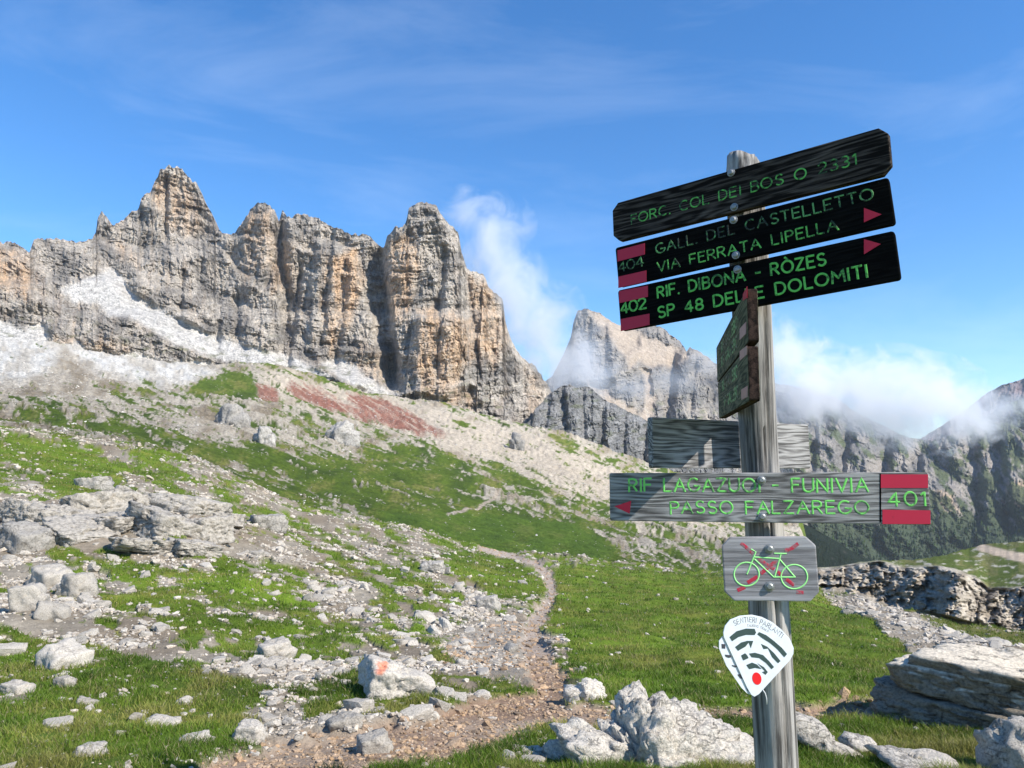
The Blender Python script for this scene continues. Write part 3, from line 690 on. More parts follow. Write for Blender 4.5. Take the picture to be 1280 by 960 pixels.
def rock_mat(name, scale, dark=.16, light=.6, warm=.0, tint=False, contrast=(.36, .6), bump=.6, dist=.02):
    m, nt, b = new_mat(name); L = nt.links.new
    g = N(nt, 'ShaderNodeNewGeometry')
    a = N(nt, 'ShaderNodeTexNoise', ins={'Scale': scale, 'Detail': 9.0, 'Roughness': .68, 'Distortion': .6})
    c = N(nt, 'ShaderNodeTexNoise', ins={'Scale': scale * .22, 'Detail': 5.0, 'Roughness': .6})
    mv = N(nt, 'ShaderNodeMapping', ins={'Scale': (1.0, 1.0, 3.0)})
    vo = N(nt, 'ShaderNodeTexVoronoi', feature='DISTANCE_TO_EDGE', ins={'Scale': scale * .55})
    ad = N(nt, 'ShaderNodeVectorMath', operation='ADD'); sc = N(nt, 'ShaderNodeVectorMath', operation='SCALE', ins={'Scale': 1.2 / scale})
    L(g.outputs['Position'], a.inputs['Vector']); L(g.outputs['Position'], c.inputs['Vector'])
    L(a.outputs['Color'], sc.inputs[0]); L(g.outputs['Position'], ad.inputs[0]); L(sc.outputs[0], ad.inputs[1]); L(ad.outputs[0], mv.inputs[0]); L(mv.outputs[0], vo.inputs['Vector'])
    ramp = N(nt, 'ShaderNodeValToRGB'); e = ramp.color_ramp.elements
    e[0].position, e[1].position = contrast
    e[0].color = (dark, dark * (.96 - warm * .2), dark * (.92 - warm * .5), 1); e[1].color = (light, light * (.975 - warm * .15), light * (.93 - warm * .35), 1)
    md = N(nt, 'ShaderNodeMath', operation='MULTIPLY_ADD', ins={1: .55, 2: .24}); L(c.outputs[0], md.inputs[0])
    m2 = N(nt, 'ShaderNodeMath', operation='MULTIPLY_ADD', ins={1: .5}); L(a.outputs[0], m2.inputs[0]); L(md.outputs[0], m2.inputs[2])
    ms = N(nt, 'ShaderNodeMath', operation='SUBTRACT', ins={1: .03}); L(m2.outputs[0], ms.inputs[0])
    L(ms.outputs[0], ramp.inputs[0])
    cr = N(nt, 'ShaderNodeMapRange', ins={'From Min': .0, 'From Max': .045, 'To Min': .62, 'To Max': 1.0}); L(vo.outputs['Distance'], cr.inputs[0])
    gate = N(nt, 'ShaderNodeMapRange', ins={'From Min': .5, 'From Max': .6, 'To Min': 1.0, 'To Max': 0.0}); L(c.outputs[0], gate.inputs[0])
    mxx = N(nt, 'ShaderNodeMath', operation='MAXIMUM'); L(cr.outputs[0], mxx.inputs[0]); L(gate.outputs[0], mxx.inputs[1])
    mu = N(nt, 'ShaderNodeVectorMath', operation='SCALE'); L(ramp.outputs[0], mu.inputs[0]); L(mxx.outputs[0], mu.inputs['Scale'])
    last = mu.outputs[0]
    if tint:
        at = N(nt, 'ShaderNodeAttribute', attribute_name='tint'); mt = N(nt, 'ShaderNodeVectorMath', operation='MULTIPLY')
        L(last, mt.inputs[0]); L(at.outputs['Color'], mt.inputs[1]); last = mt.outputs[0]
    else:
        oi = N(nt, 'ShaderNodeObjectInfo'); mr = N(nt, 'ShaderNodeMapRange', ins={'To Min': .72, 'To Max': 1.12}); L(oi.outputs['Random'], mr.inputs[0])
        mt = N(nt, 'ShaderNodeVectorMath', operation='SCALE'); L(last, mt.inputs[0]); L(mr.outputs[0], mt.inputs['Scale']); last = mt.outputs[0]
    fz = N(nt, 'ShaderNodeTexNoise', ins={'Scale': scale * 5.5, 'Detail': 6.0, 'Roughness': .72}); L(g.outputs['Position'], fz.inputs['Vector'])
    fm = N(nt, 'ShaderNodeMapRange', ins={'From Min': .34, 'From Max': .56, 'To Min': .55, 'To Max': 1.12}); L(fz.outputs[0], fm.inputs[0])
    fs = N(nt, 'ShaderNodeVectorMath', operation='SCALE'); L(last, fs.inputs[0]); L(fm.outputs[0], fs.inputs['Scale']); last = fs.outputs[0]
    L(last, b.inputs['Base Color'])
    hh = N(nt, 'ShaderNodeMath', operation='MULTIPLY'); L(a.outputs[0], hh.inputs[0]); L(mxx.outputs[0], hh.inputs[1])
    bp = N(nt, 'ShaderNodeBump', ins={'Strength': bump, 'Distance': dist}); h3 = N(nt, 'ShaderNodeMath', operation='MULTIPLY_ADD', ins={1: .35}); L(fz.outputs[0], h3.inputs[0]); L(hh.outputs[0], h3.inputs[2]); L(h3.outputs[0], bp.inputs['Height']); L(bp.outputs[0], b.inputs['Normal'])
    b.inputs['Roughness'].default_value = .92; b.inputs['Specular IOR Level'].default_value = .2
    return m
M_stone = rock_mat('pale_limestone', 16.0, dark=.13, light=.42, warm=.5, contrast=(.3, .6))
M_rubble = rock_mat('rubble', 12.0, dark=.16, light=.43, warm=.5, tint=True, contrast=(.3, .58))
M_boulder = rock_mat('lichened_limestone', 11.0, dark=.06, light=.70, contrast=(.38, .57), bump=1.0, dist=.05, warm=.5)
M_slab = rock_mat('bedded_limestone_shade', 7.0, tint=True, warm=.6, dark=.05, light=.36, contrast=(.38, .66), bump=.9, dist=.03)  # dark tone stands in for shade on the bedded rock's front
M_crag = rock_mat('crag_limestone', 3.2, dark=.13, light=.40, contrast=(.36, .62), bump=.9, dist=.08, warm=.4)
M_tower = rock_mat('tower_limestone', .25, dark=.15, light=.38, contrast=(.36, .62), bump=.9, dist=.8, warm=.3)

def voro(p, seed):
    """Nearest and second nearest jittered cell: F1, F2 and a random value of the cell."""
    ip = np.floor(p).astype(np.int64); f1 = np.full(len(p), 9.0); f2 = f1.copy(); cid = np.zeros(len(p))
    for dx in (-1, 0, 1):
        for dy in (-1, 0, 1):
            for dz in (-1, 0, 1):
                c = ip + np.array([dx, dy, dz]); h = _perm[(_perm[(_perm[(c[:, 0] + seed) & 255] + c[:, 1]) & 255] + c[:, 2]) & 255]
                q = c + .5 + .42 * _g[h] - p; dd = np.sqrt((q ** 2).sum(1))
                n_ = dd < f1; f2 = np.where(n_, f1, np.minimum(f2, dd)); cid = np.where(n_, h / 127.5 - 1, cid); f1 = np.minimum(f1, dd)
    return f1, f2, cid
def near_at(u, v):
    """Ground point of the near terrain under a photo pixel."""
    c = int(np.clip(round((u + 300) / 1.9), 0, NEAR['V'].shape[1] - 1))
    r = int(np.argmin(np.abs(NEAR['V'][:, c] - v)))
    return Vector((float(NEAR['X'][r, c]), float(NEAR['Y'][r, c]), float(NEAR['Z'][r, c])))

def boulder(name, label, cat, origin, lobes, seed, mat, geo=ICO6, strata=0.0, rough=.05, fine=.03, group=None, nplanes=16, crag=.035, aniso=1.5):
    """A rock as one star-shaped union of faceted lobes. lobes: (centre offset, radii, yaw, kind)."""
    d, f = geo
    best = np.zeros(len(d))
    ts = np.linspace(0, 1, 1)
    for k, (c, rad, yaw, tilt) in enumerate(lobes):
        R = (Matrix.Rotation(yaw, 3, 'Z') @ Matrix.Rotation(tilt, 3, 'Y'))
        Ri = np.array(R.inverted()); rad = np.asarray(rad, float); c = np.asarray(c, float)
        r_ = np.random.default_rng(seed * 31 + k)
        nn = r_.normal(size=(nplanes, 3)); nn /= np.linalg.norm(nn, axis=1)[:, None]
        nn = np.concatenate([nn, np.eye(3), -np.eye(3)]); dd = np.concatenate([.84 + .2 * r_.random(nplanes), np.full(6, .86)])
        o = (Ri @ (-c)) / rad; dl = (d @ Ri.T) / rad          # ray from the origin, in the lobe's unit frame
        num = dd[None] - (nn @ o)[None]; den = dl @ nn.T
        tex = np.where(den > 1e-6, num / np.maximum(den, 1e-6), 1e9).min(1)
        ten = np.where(den < -1e-6, num / np.minimum(den, -1e-6), -1e9).max(1)
        ok = (tex > np.maximum(ten, 0)) & ((num >= 0) | (np.abs(den) > 1e-6)).all(1)
        best = np.maximum(best, np.where(ok, tex, 0))
    best = np.maximum(best, .02)
    p = d * best[:, None]
    s = float(np.max(np.ptp(p, axis=0)))
    q = p / s
    n1 = fbm(q[:, 0] * 4 + seed, q[:, 1] * 4, q[:, 2] * 4, 5, .55)
    n2 = ridged(q[:, 0] * 5 + seed, q[:, 1] * 5, q[:, 2] * 9, 4)
    n3 = fbm(q[:, 0] * 22 + seed, q[:, 1] * 22, q[:, 2] * 30, 4, .6)
    wq = q + .05 * np.stack([n1, n3, n2], 1)
    va = voro(wq * np.array([5, 5, 5 * aniso]) + seed, seed); vb = voro(wq * np.array([13, 13, 13 * aniso]) + seed, seed + 3)
    cr_ = -crag * 1.3 * np.exp(-(va[1] - va[0]) / .06) - crag * .55 * np.exp(-(vb[1] - vb[0]) / .07) + crag * .9 * va[2] + crag * .4 * vb[2]
    dr = s * (cr_ + rough * n1 - rough * .8 * n2 + fine * .5 * n3)
    if strata:
        qq = q[:, 2] * 9 + .25 * q[:, 0] * 9 + 1.2 * n1
        fr = qq - np.floor(qq)
        dr = dr - s * strata * np.exp(-((fr - .5) / .1) ** 2) * sstep(-.4, .2, noise(q[:, 0] * 6, q[:, 1] * 6, np.floor(qq) + seed))
    p = d * np.maximum(best + dr, .01)[:, None]
    o = put(name, p, f, 3, mat); o.location = origin
    return tag(o, label, cat, group)

px5 = 4.5 / F * 1.01
def L5(u, v, dep=0.0, k=px5, u0=810, v0=955): return ((u - u0) * k, dep, (v0 - v) * k)
def R5(*a, k=px5): return tuple(x * k for x in a)
boulder('boulder', 'big craggy white boulder with a rounded peak at the foot of the signpost', 'boulder', Pv(812, 974, 4.6),
        [(L5(815, 915, .05), R5(44, 60, 66), .3, .0), (L5(850, 925, .1), R5(50, 60, 46), -.2, .5), (L5(728, 935, 0), R5(38, 50, 50), .4, -.1), (L5(768, 935, .02), R5(26, 40, 40), .2, 0),
         (L5(885, 945, .1), R5(78, 60, 62), 0, .4), (L5(945, 975, .15), R5(60, 60, 44), .1, .45), (L5(720, 990, -.1), R5(70, 60, 40), 0, 0), (L5(850, 1000, -.12), R5(110, 60, 60), 0, 0), (L5(835, 960, -.1), R5(50, 40, 46), .2, .1),
         (L5(700, 968, -.22), R5(58, 50, 40), .1, 0), (L5(800, 975, -.3), R5(100, 60, 50), 0, .1), (L5(905, 975, -.25), R5(100, 60, 46), .1, .1), (L5(905, 985, -.12), R5(60, 40, 40), .1, .2)],
        3, M_boulder, rough=.04, fine=.07, nplanes=9, crag=.022, aniso=1.7)
def T6(a, b, z): return (a * .68 + b * .73, -a * .73 + b * .68, z)
def blockpile(name, label, cat, origin, lobes, seed, mat, geo=None, rough=.045, crag=.048, aniso=1.7, box=.93, size=.9):
    """A bedded rock: fractured slabs lying on one another with open joints, as one mesh."""
    d, f = geo or ICO5; V_, F_ = [], []
    for k, (c, rad, yaw, tilt, pitch) in enumerate(lobes):
        r_ = np.random.default_rng(seed * 17 + k)
        nn = np.concatenate([np.eye(3), -np.eye(3), r_.normal(size=(5, 3)) * np.array([1, 1, .5])]); nn /= np.linalg.norm(nn, axis=1)[:, None]
        dd = np.concatenate([box * (.92 + .12 * r_.random(6)), .98 + .18 * r_.random(5)])
        dot = d @ nn.T; rr_ = np.sort(np.where(dot > .03, dd[None] / np.maximum(dot, .03), 9), 1)
        r = rr_[:, 0] - .05 * np.exp(-(rr_[:, 1] - rr_[:, 0]) / .05)
        p = d * r[:, None] * np.asarray(rad, float)[None]
        sc = max(rad); q = p / sc + seed + k * 3.7
        n1 = fbm(q[:, 0] * 2, q[:, 1] * 2, q[:, 2] * 4, 5, .55); n2 = fbm(q[:, 0] * 9, q[:, 1] * 9, q[:, 2] * 16, 4, .6)
        va = voro((q + .1 * np.stack([n1, n2, n1], 1)) * np.array([2.4, 2.4, 2.4 * aniso]), seed + k)
        vb = voro((q + .1 * np.stack([n2, n1, n1], 1)) * np.array([7, 7, 7 * aniso]), seed + k + 9)
        e = sc * (crag * 1.2 * va[2] - crag * 1.5 * np.exp(-(va[1] - va[0]) / .06) + crag * .5 * vb[2] - crag * .6 * np.exp(-(vb[1] - vb[0]) / .08) + rough * n1 + rough * .7 * n2)
        p = p * (1 + e / np.maximum(np.linalg.norm(p, axis=1), .05))[:, None]
        R = np.array(Matrix.Rotation(yaw, 3, 'Z') @ Matrix.Rotation(pitch, 3, 'X') @ Matrix.Rotation(tilt, 3, 'Y'))
        F_.append(f + sum(len(v) for v in V_)); V_.append(p @ R.T + np.asarray(c, float)[None])
    VV, FF = np.concatenate(V_) * size, np.concatenate(F_)
    fn = np.cross(VV[FF[:, 1]] - VV[FF[:, 0]], VV[FF[:, 2]] - VV[FF[:, 0]]); vn = np.zeros_like(VV)
    for a in range(3): np.add.at(vn, FF[:, a], fn)
    vn /= np.linalg.norm(vn, axis=1)[:, None] + 1e-12
    lit_top = sstep(.55, .8, vn[:, 2] + .35 * fbm(VV[:, 0] * 4, VV[:, 1] * 4, VV[:, 2] * 4, 4)) * (VV[:, 2] > .12)      # tint paints sunlight on the tops, shade on the flanks
    o = put(name, VV, FF, 3, mat, col=mix(np.array([.62, .58, .53])[None], np.array([1.75, 1.7, 1.6])[None], lit_top[:, None])); o.location = origin
    return tag(o, label, cat)
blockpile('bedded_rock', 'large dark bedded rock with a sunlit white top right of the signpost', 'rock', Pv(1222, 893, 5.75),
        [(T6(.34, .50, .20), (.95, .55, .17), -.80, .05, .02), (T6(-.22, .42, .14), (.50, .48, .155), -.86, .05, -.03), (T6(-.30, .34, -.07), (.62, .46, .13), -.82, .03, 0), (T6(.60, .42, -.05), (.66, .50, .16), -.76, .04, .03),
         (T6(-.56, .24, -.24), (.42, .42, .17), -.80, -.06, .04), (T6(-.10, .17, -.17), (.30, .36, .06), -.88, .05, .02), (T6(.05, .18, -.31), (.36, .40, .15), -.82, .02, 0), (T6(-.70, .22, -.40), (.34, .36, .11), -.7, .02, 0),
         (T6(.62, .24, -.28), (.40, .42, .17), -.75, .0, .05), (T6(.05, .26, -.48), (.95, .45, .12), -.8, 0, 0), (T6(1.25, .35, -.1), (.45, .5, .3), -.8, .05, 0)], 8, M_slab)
ol = []
for (u, v, w, h, dy) in ((70, 668, 60, 22, 0), (120, 655, 60, 24, .3), (178, 650, 64, 22, .4), (232, 655, 66, 22, .3), (150, 672, 70, 20, -.4), (205, 676, 70, 22, -.5), (255, 678, 44, 22, -.3), (95, 684, 60, 16, -.7), (180, 692, 66, 13, -1.0), (240, 694, 44, 13, -.9), (30, 662, 46, 18, .2), (20, 684, 50, 16, -.6), (285, 668, 30, 16, .1)):
    q = near_at(u, v) - near_at(160, 668); s_ = near_at(u, v).y / F
    ol.append(((q.x, q.y + .1, q.z + h * s_ * .25), (w * s_ * .66, w * s_ * .6, h * s_ * random.uniform(.55, .95)), random.uniform(-.8, .8), random.uniform(-.1, .3), random.uniform(-.35, .1)))
M_outc = rock_mat('brown_outcrop', 2.2, dark=.06, light=.40, warm=.5, tint=False, contrast=(.36, .64), bump=1.0, dist=.1)
blockpile('outcrop', 'long broken brown and white rock outcrop across the left slope', 'outcrop', near_at(160, 668), ol, 21, M_outc, rough=.06, crag=.07, aniso=1.2, box=.96, size=1.0)
k46 = 4.5 / F * 1.01
boulder('boulder', 'pitted white boulder cut off by the lower right corner', 'boulder', Pv(1282, 945, 4.5),
        [((0, 0, 0), R5(46, 50, 50, k=k46), .2, .3), (L5(1262, 955, 0, k46, 1282, 945), R5(30, 40, 36, k=k46), .4, 0)], 14, M_boulder, geo=ICO4)
boulder('flat_rock', 'long low white slab running down through the grass right of the post', 'rock', Pv(1040, 925, 4.9),
        [((0, 0, -.05), R5(85, 26, 13), .1, .42), (L5(1000, 905, .02, px5, 1040, 925), R5(50, 30, 14), 0, .35)], 19, M_boulder, geo=ICO4)
boulder('flat_rock', 'flat pale slab half sunk in grass near the lower right corner', 'rock', Pv(1140, 950, 4.6),
        [((0, 0, 0), R5(52, 40, 9), .1, .12), ((.12, .05, -.01), R5(40, 30, 9), -.2, .05)], 23, M_boulder, geo=ICO4)
boulder('flat_rock', 'small flat grey stone behind the flat pale slab in the grass', 'rock', Pv(1072, 925, 5.0), [((0, 0, -.01), R5(24, 26, 10), .3, .05)], 29, M_boulder, geo=ICO3)
boulder('rock', 'small white knob of rock left of the big craggy boulder', 'rock', Pv(668, 948, 4.75), [((0, 0, -.02), R5(22, 24, 20), .2, .1)], 31, M_boulder, geo=ICO4)
boulder('rock', 'lumpy grey rock on the path just behind the big craggy boulder', 'rock', near_at(738, 872) + Vector((0, 0, .02)), [((0, 0, 0), (.13, .14, .16), .2, .1), ((-.12, 0, -.02), (.12, .1, .1), 0, 0)], 37, M_boulder, geo=ICO4)
# the waymarked rock carries a faded red and white paint mark
pt = near_at(492, 868); wm = boulder('waymark_rock', 'rounded grey rock beside the path with a faded orange paint mark', 'rock', pt + Vector((0, .1, .1)),
        [((0, 0, -.04), (.30, .26, .17), .3, .2), ((-.12, .05, .04), (.2, .2, .15), .5, .3), ((.18, 0, -.1), (.17, .2, .17), .1, .2)], 41, None, geo=ICO5, rough=.05, fine=.06, crag=.02, nplanes=10)
wm.data.materials.clear(); wm.data.materials.append(rock_mat('waymark_limestone', 11.0, dark=.12, light=.46, warm=.5, tint=True, contrast=(.36, .6)))
co = np.array([v.co[:] for v in wm.data.vertices]); md_ = np.hypot((co[:, 0] + .10) / .042, (co[:, 2] - .14) / .036) + .35 * noise(co[:, 0] * 22, co[:, 2] * 22)
mk = sstep(1.15, .75, md_) * (co[:, 1] < .0); tc_ = np.ones((len(co), 4), np.float32)
tc_[:, :3] = mix(np.ones((len(co), 3)), np.array([1.4, .5, .32])[None], mk[:, None] * .85)
at_ = wm.data.attributes.new('tint', 'FLOAT_COLOR', 'POINT'); at_.data.foreach_set('color', tc_.ravel())
# crags of the broken outcrop on the left slope: (u, v foot, width, height, label)
for k, (u, v, w, h, lab) in enumerate([
    (165, 640, 50, 20, 'low white crag just above the long broken outcrop'),
    (25, 690, 56, 36, 'tall white crag at the left edge above the white rubble'),
    (60, 728, 46, 26, 'angular white block at the top of the left rubble pile'),
    (92, 748, 44, 30, 'upright pale block leaning in the left rubble pile'),
    (58, 782, 40, 18, 'flat square white block at the foot of the left rubble pile'),
    (28, 775, 40, 36, 'tall pale block beside the flat square block in the left rubble pile'),
    (70, 832, 54, 26, 'cracked tan rock in three pieces below the left rubble pile'),
    (330, 660, 44, 18, 'grey rib right of the long broken outcrop'),
    (110, 610, 40, 16, 'white ledge in the grass band high on the left slope'),
    (340, 820, 42, 24, 'twin grey rock between the rubble and the brown path'),
    (540, 715, 30, 14, 'grey rock on the stony hump left of the path bend'),
    (610, 762, 28, 18, 'upright white rock on the stony hump near the path'),
    (465, 930, 40, 22, 'flat tan slab lying on the brown path'),
    (430, 908, 44, 12, 'low grey slab at the upper edge of the brown path'),
    (78, 858, 22, 14, 'lone white stone in the grass lower left'),
    (310, 925, 34, 24, 'grey stone at the edge of grass and brown path'),
    (242, 928, 34, 11, 'flat white stone low in the lower left grass'),
    (108, 945, 34, 12, 'half buried white stone nearest the lower left corner'),
    (104, 880, 22, 8, 'yellowish flat stone alone in the lower left grass'),
    (200, 905, 40, 9, 'pair of thin grey stones in the lower left grass'),
    (18, 865, 34, 14, 'white stone cluster at the left edge in the grass'),
    (968, 842, 20, 9, 'white stone pair in the meadow just left of the bedded rock')]):
    g = near_at(u, v); s = g.y / F
    boulder('rock', lab, 'rock', g + Vector((0, w * s * .2, h * s * .22)),
            [((0, 0, 0), (w * s * .52, w * s * .5, h * s * .72), random.uniform(-.6, .6), random.uniform(-.2, .35)),
             ((w * s * .26, 0, -h * s * .15), (w * s * .32, w * s * .4, h * s * .55), random.uniform(-.6, .6), random.uniform(-.3, .3)),
             ((-w * s * .28, 0, -h * s * .2), (w * s * .28, w * s * .35, h * s * .5), random.uniform(-.6, .6), 0)],
            100 + k, M_crag if g.y > 14 else M_stone, geo=ICO4, rough=.022, crag=.03, nplanes=6)

def far_at(u, v):
    c = int(np.clip(round((u + 420) / 1.9), 0, FARG['V'].shape[1] - 1)); r = int(np.argmin(np.abs(FARG['V'][:, c] - v)))
    return Vector((float(FARG['X'][r, c]), float(FARG['Y'][r, c]), float(FARG['Z'][r, c])))
for k, (u, v, w, h, lab) in enumerate([
    (428, 556, 40, 30, 'square grey rock tower standing on the slope below the red earth'), (330, 557, 28, 22, 'small grey rock tower left of the square tower on the slope'),
    (290, 530, 46, 26, 'broad grey rock outcrop below the bright green patch'), (645, 561, 18, 22, 'dark upright rock on the cream scree below the cliffs'),
    (790, 632, 26, 16, 'grey outcrop on the cream slope just above the long board')]):
    g = far_at(u, v); s = g.y / F
    boulder('outcrop', lab, 'outcrop', g + Vector((0, 0, h * s * .3)), [((0, 0, 0), (w * s * .4, w * s * .4, h * s * .8), .5, .05), ((w * s * .3, -w * s * .1, -h * s * .2), (w * s * .3, w * s * .3, h * s * .6), .3, .1), ((-w * s * .3, 0, -h * s * .2), (w * s * .25, w * s * .3, h * s * .6), .8, -.1)],
            300 + k, M_tower, geo=ICO4, rough=.03, crag=.04, aniso=.6)
# --- scattered stones: the largest in view are objects of their own, the rest one mesh of rubble
rs = np.random.default_rng(77)
Wt = (1 - NEAR['grass']) * (1 - .9 * NEAR['path']) * (1 - .55 * sstep(.2, .8, NEAR['outc'])) * (1 - .8 * NEAR['grav'])
clus = sstep(-.25, .35, fbm(NEAR['X'] / 1.5, NEAR['Y'] / 1.5, 55.0, 3))
left_ = sstep(760, 620, NEAR['U']); band = sstep(-8, 8, poly_sd(NEAR['U'], NEAR['V'], NEAR_ROCK[4][0]))
Wt = Wt * (.1 + 1.4 * clus ** 1.6) + .022 * NEAR['grass'] * (.3 + left_ * 2)
Wt = Wt * (1 + 1.5 * band)
vis = (NEAR['U'] > -80) & (NEAR['U'] < 1360) & (NEAR['V'] < 985)
Wt = np.where(vis, Wt, Wt * .15)
# constant density per area of slope, softened towards the eye
dens = (NEAR['Y'] / 12.0) ** .75
pw = (Wt * dens).ravel(); pw /= pw.sum()
NS = 36000
idx = rs.choice(len(pw), NS, p=pw, replace=True)
sx_, sy_, sz_ = NEAR['X'].ravel()[idx], NEAR['Y'].ravel()[idx], NEAR['Z'].ravel()[idx]
su_, sv_ = NEAR['U'].ravel()[idx], NEAR['V'].ravel()[idx]
sx_ = sx_ + rs.normal(size=NS) * .001 * sy_; 
size = .0165 * np.exp(rs.normal(size=NS) * .62 + .2) * (sy_ / 8) ** .62
size = np.minimum(size, .22)
gr_ = NEAR['grass'].ravel()[idx]; pa_ = NEAR['path'].ravel()[idx]
size = np.where(pa_ > .5, size * .55, size)
pxs = size / sy_ * F
inframe = (su_ > 4) & (su_ < 1276) & (sv_ < 955)
order = np.argsort(-np.where(inframe, pxs, 0))
big, rest = order[:292], order[292:]
protos = []
for k in range(14):
    p = stone(500 + k, ICO3, flat=.62 + .03 * (k % 6), rough=.06)
    o = put('rock', p, ICO3[1], 3, M_stone, smooth=False); protos.append(o)
def where_label(u, v, g):
    if u < 640:
        if g > .5: return ('pale limestone stone lying in a grassy patch of the left slope', 'stones in the grass of the left slope')
        if v > 850: return ('pale limestone stone beside the brown path at the front', 'stones beside the brown path')
        if v > 690: return ('pale limestone stone in the white rubble of the left slope', 'stones of the left rubble')
        return ('pale limestone stone high on the stony left slope', 'stones high on the left slope')
    if u < 860 and v < 850: return ('pale limestone stone along the right edge of the winding path', 'stones along the winding path')
    if v > 850: return ('pale limestone stone on the ground around the signpost', 'stones around the signpost')
    return ('pale limestone stone on the meadow right of the path', 'stones on the right meadow')
used = set()
for n, i in enumerate(big):
    k = int(rs.integers(0, 14))
    if k not in used: o = protos[k]; used.add(k)
    else: o = protos[k].copy(); COL.objects.link(o)
    s = size[i]
    o.scale = (s * (.8 + .6 * rs.random()), s * (.7 + .4 * rs.random()), s * (.55 + .4 * rs.random()))
    o.rotation_euler = (rs.normal() * .25, rs.normal() * .25, rs.random() * 6.28)
    o.location = (sx_[i], sy_[i] + s * .3, sz_[i] + s * .04)
    lab, grp = where_label(su_[i], sv_[i], gr_[i]); tag(o, lab, 'stone', grp)
for k in range(14):
    if k not in used: bpy.data.objects.remove(protos[k])
def scatter(name, xs, ys, zs, ss, mat, label, cat, base, geo=ICO1, flat=.7, sink=.06, nproto=10):
    shapes = [stone(900 + k, geo, flat=flat, rough=.0) for k in range(nproto)]
    f0 = geo[1]; V_, F_, C_ = [], [], []; off = 0
    kk = rs.integers(0, nproto, len(xs))
    for k in range(nproto):
        m_ = np.where(kk == k)[0]
        if not len(m_): continue
        n = len(m_); a = rs.random(n) * 6.283; ca, sa = np.cos(a), np.sin(a)
        sc = ss[m_][:, None] * np.stack([.8 + .7 * rs.random(n), .7 + .4 * rs.random(n), .5 + .45 * rs.random(n)], 1)
        p = shapes[k][None] * sc[:, None, :]
        tl = rs.normal(size=n) * .35
        pz = p[..., 2] * np.cos(tl)[:, None] + p[..., 0] * np.sin(tl)[:, None]; px_ = p[..., 0] * np.cos(tl)[:, None] - p[..., 2] * np.sin(tl)[:, None]
        q = np.stack([px_ * ca[:, None] - p[..., 1] * sa[:, None], px_ * sa[:, None] + p[..., 1] * ca[:, None], pz], -1)
        q = q + np.stack([xs[m_], ys[m_], zs[m_] + ss[m_] * sink], 1)[:, None, :]
        V_.append(q.reshape(-1, 3)); nv = shapes[k].shape[0]
        F_.append((f0[None] + (off + np.arange(n) * nv)[:, None, None]).reshape(-1, 3)); off += n * nv
        t = np.clip(1 + .2 * rs.normal(size=n), .45, 1.35); w = rs.random(n) ** 2 * .14
        C_.append(np.repeat(np.stack([t * base[0], t * (base[1] - .5 * w), t * (base[2] - w)], 1), nv, 0))
    o = put(name, np.concatenate(V_), np.concatenate(F_), 3, mat, col=np.concatenate(C_), smooth=False)
    return stuff(o, label, cat)
scatter('rubble', sx_[rest], sy_[rest], sz_[rest], size[rest] * .92, M_rubble, 'small pale limestone rubble strewn over the slope and along the path', 'rubble', (1, 1, 1))
# gravel on the path
pw = (np.clip(NEAR['path'] + .9 * NEAR['grav'], 0, 1) * vis * (NEAR['Y'] / 12) ** .3).ravel(); pw /= pw.sum(); ng = 6500
idx = rs.choice(len(pw), ng, p=pw)
gx, gy, gz = NEAR['X'].ravel()[idx] + rs.normal(size=ng) * .01, NEAR['Y'].ravel()[idx] + rs.normal(size=ng) * .01, NEAR['Z'].ravel()[idx]
scatter('path_gravel', gx, gy, gz, .011 * np.exp(rs.normal(size=ng) * .55) * (gy / 5) ** .6, M_rubble, 'loose reddish gravel on the brown path', 'gravel', (.84, .68, .55))
# rubble of the far slope
fw = ((1 - FARG['grass']) * .9 + .06) * (FARG['U'] > -60) * sstep(415, 470, FARG['V']) * sstep(-.2, .4, fbm(FARG['U'] / 26, FARG['V'] / 10, 66.0, 3))
pw = fw.ravel() / fw.sum(); nf = 16000; idx = rs.choice(len(pw), nf, p=pw)
fx, fy, fz = FARG['X'].ravel()[idx], FARG['Y'].ravel()[idx], FARG['Z'].ravel()[idx]
M_farrub = rock_mat('far_rubble', .8, dark=.32, light=.55, warm=.1, tint=True, contrast=(.3, .58), dist=.2)
scatter('scree_boulders', fx, fy, fz, fy / F * .62 * np.exp(rs.normal(size=nf) * .5) * (200 / fy) ** .25, M_farrub, 'pale boulders and scree scattered over the far slope', 'scree', (1, .98, .95))

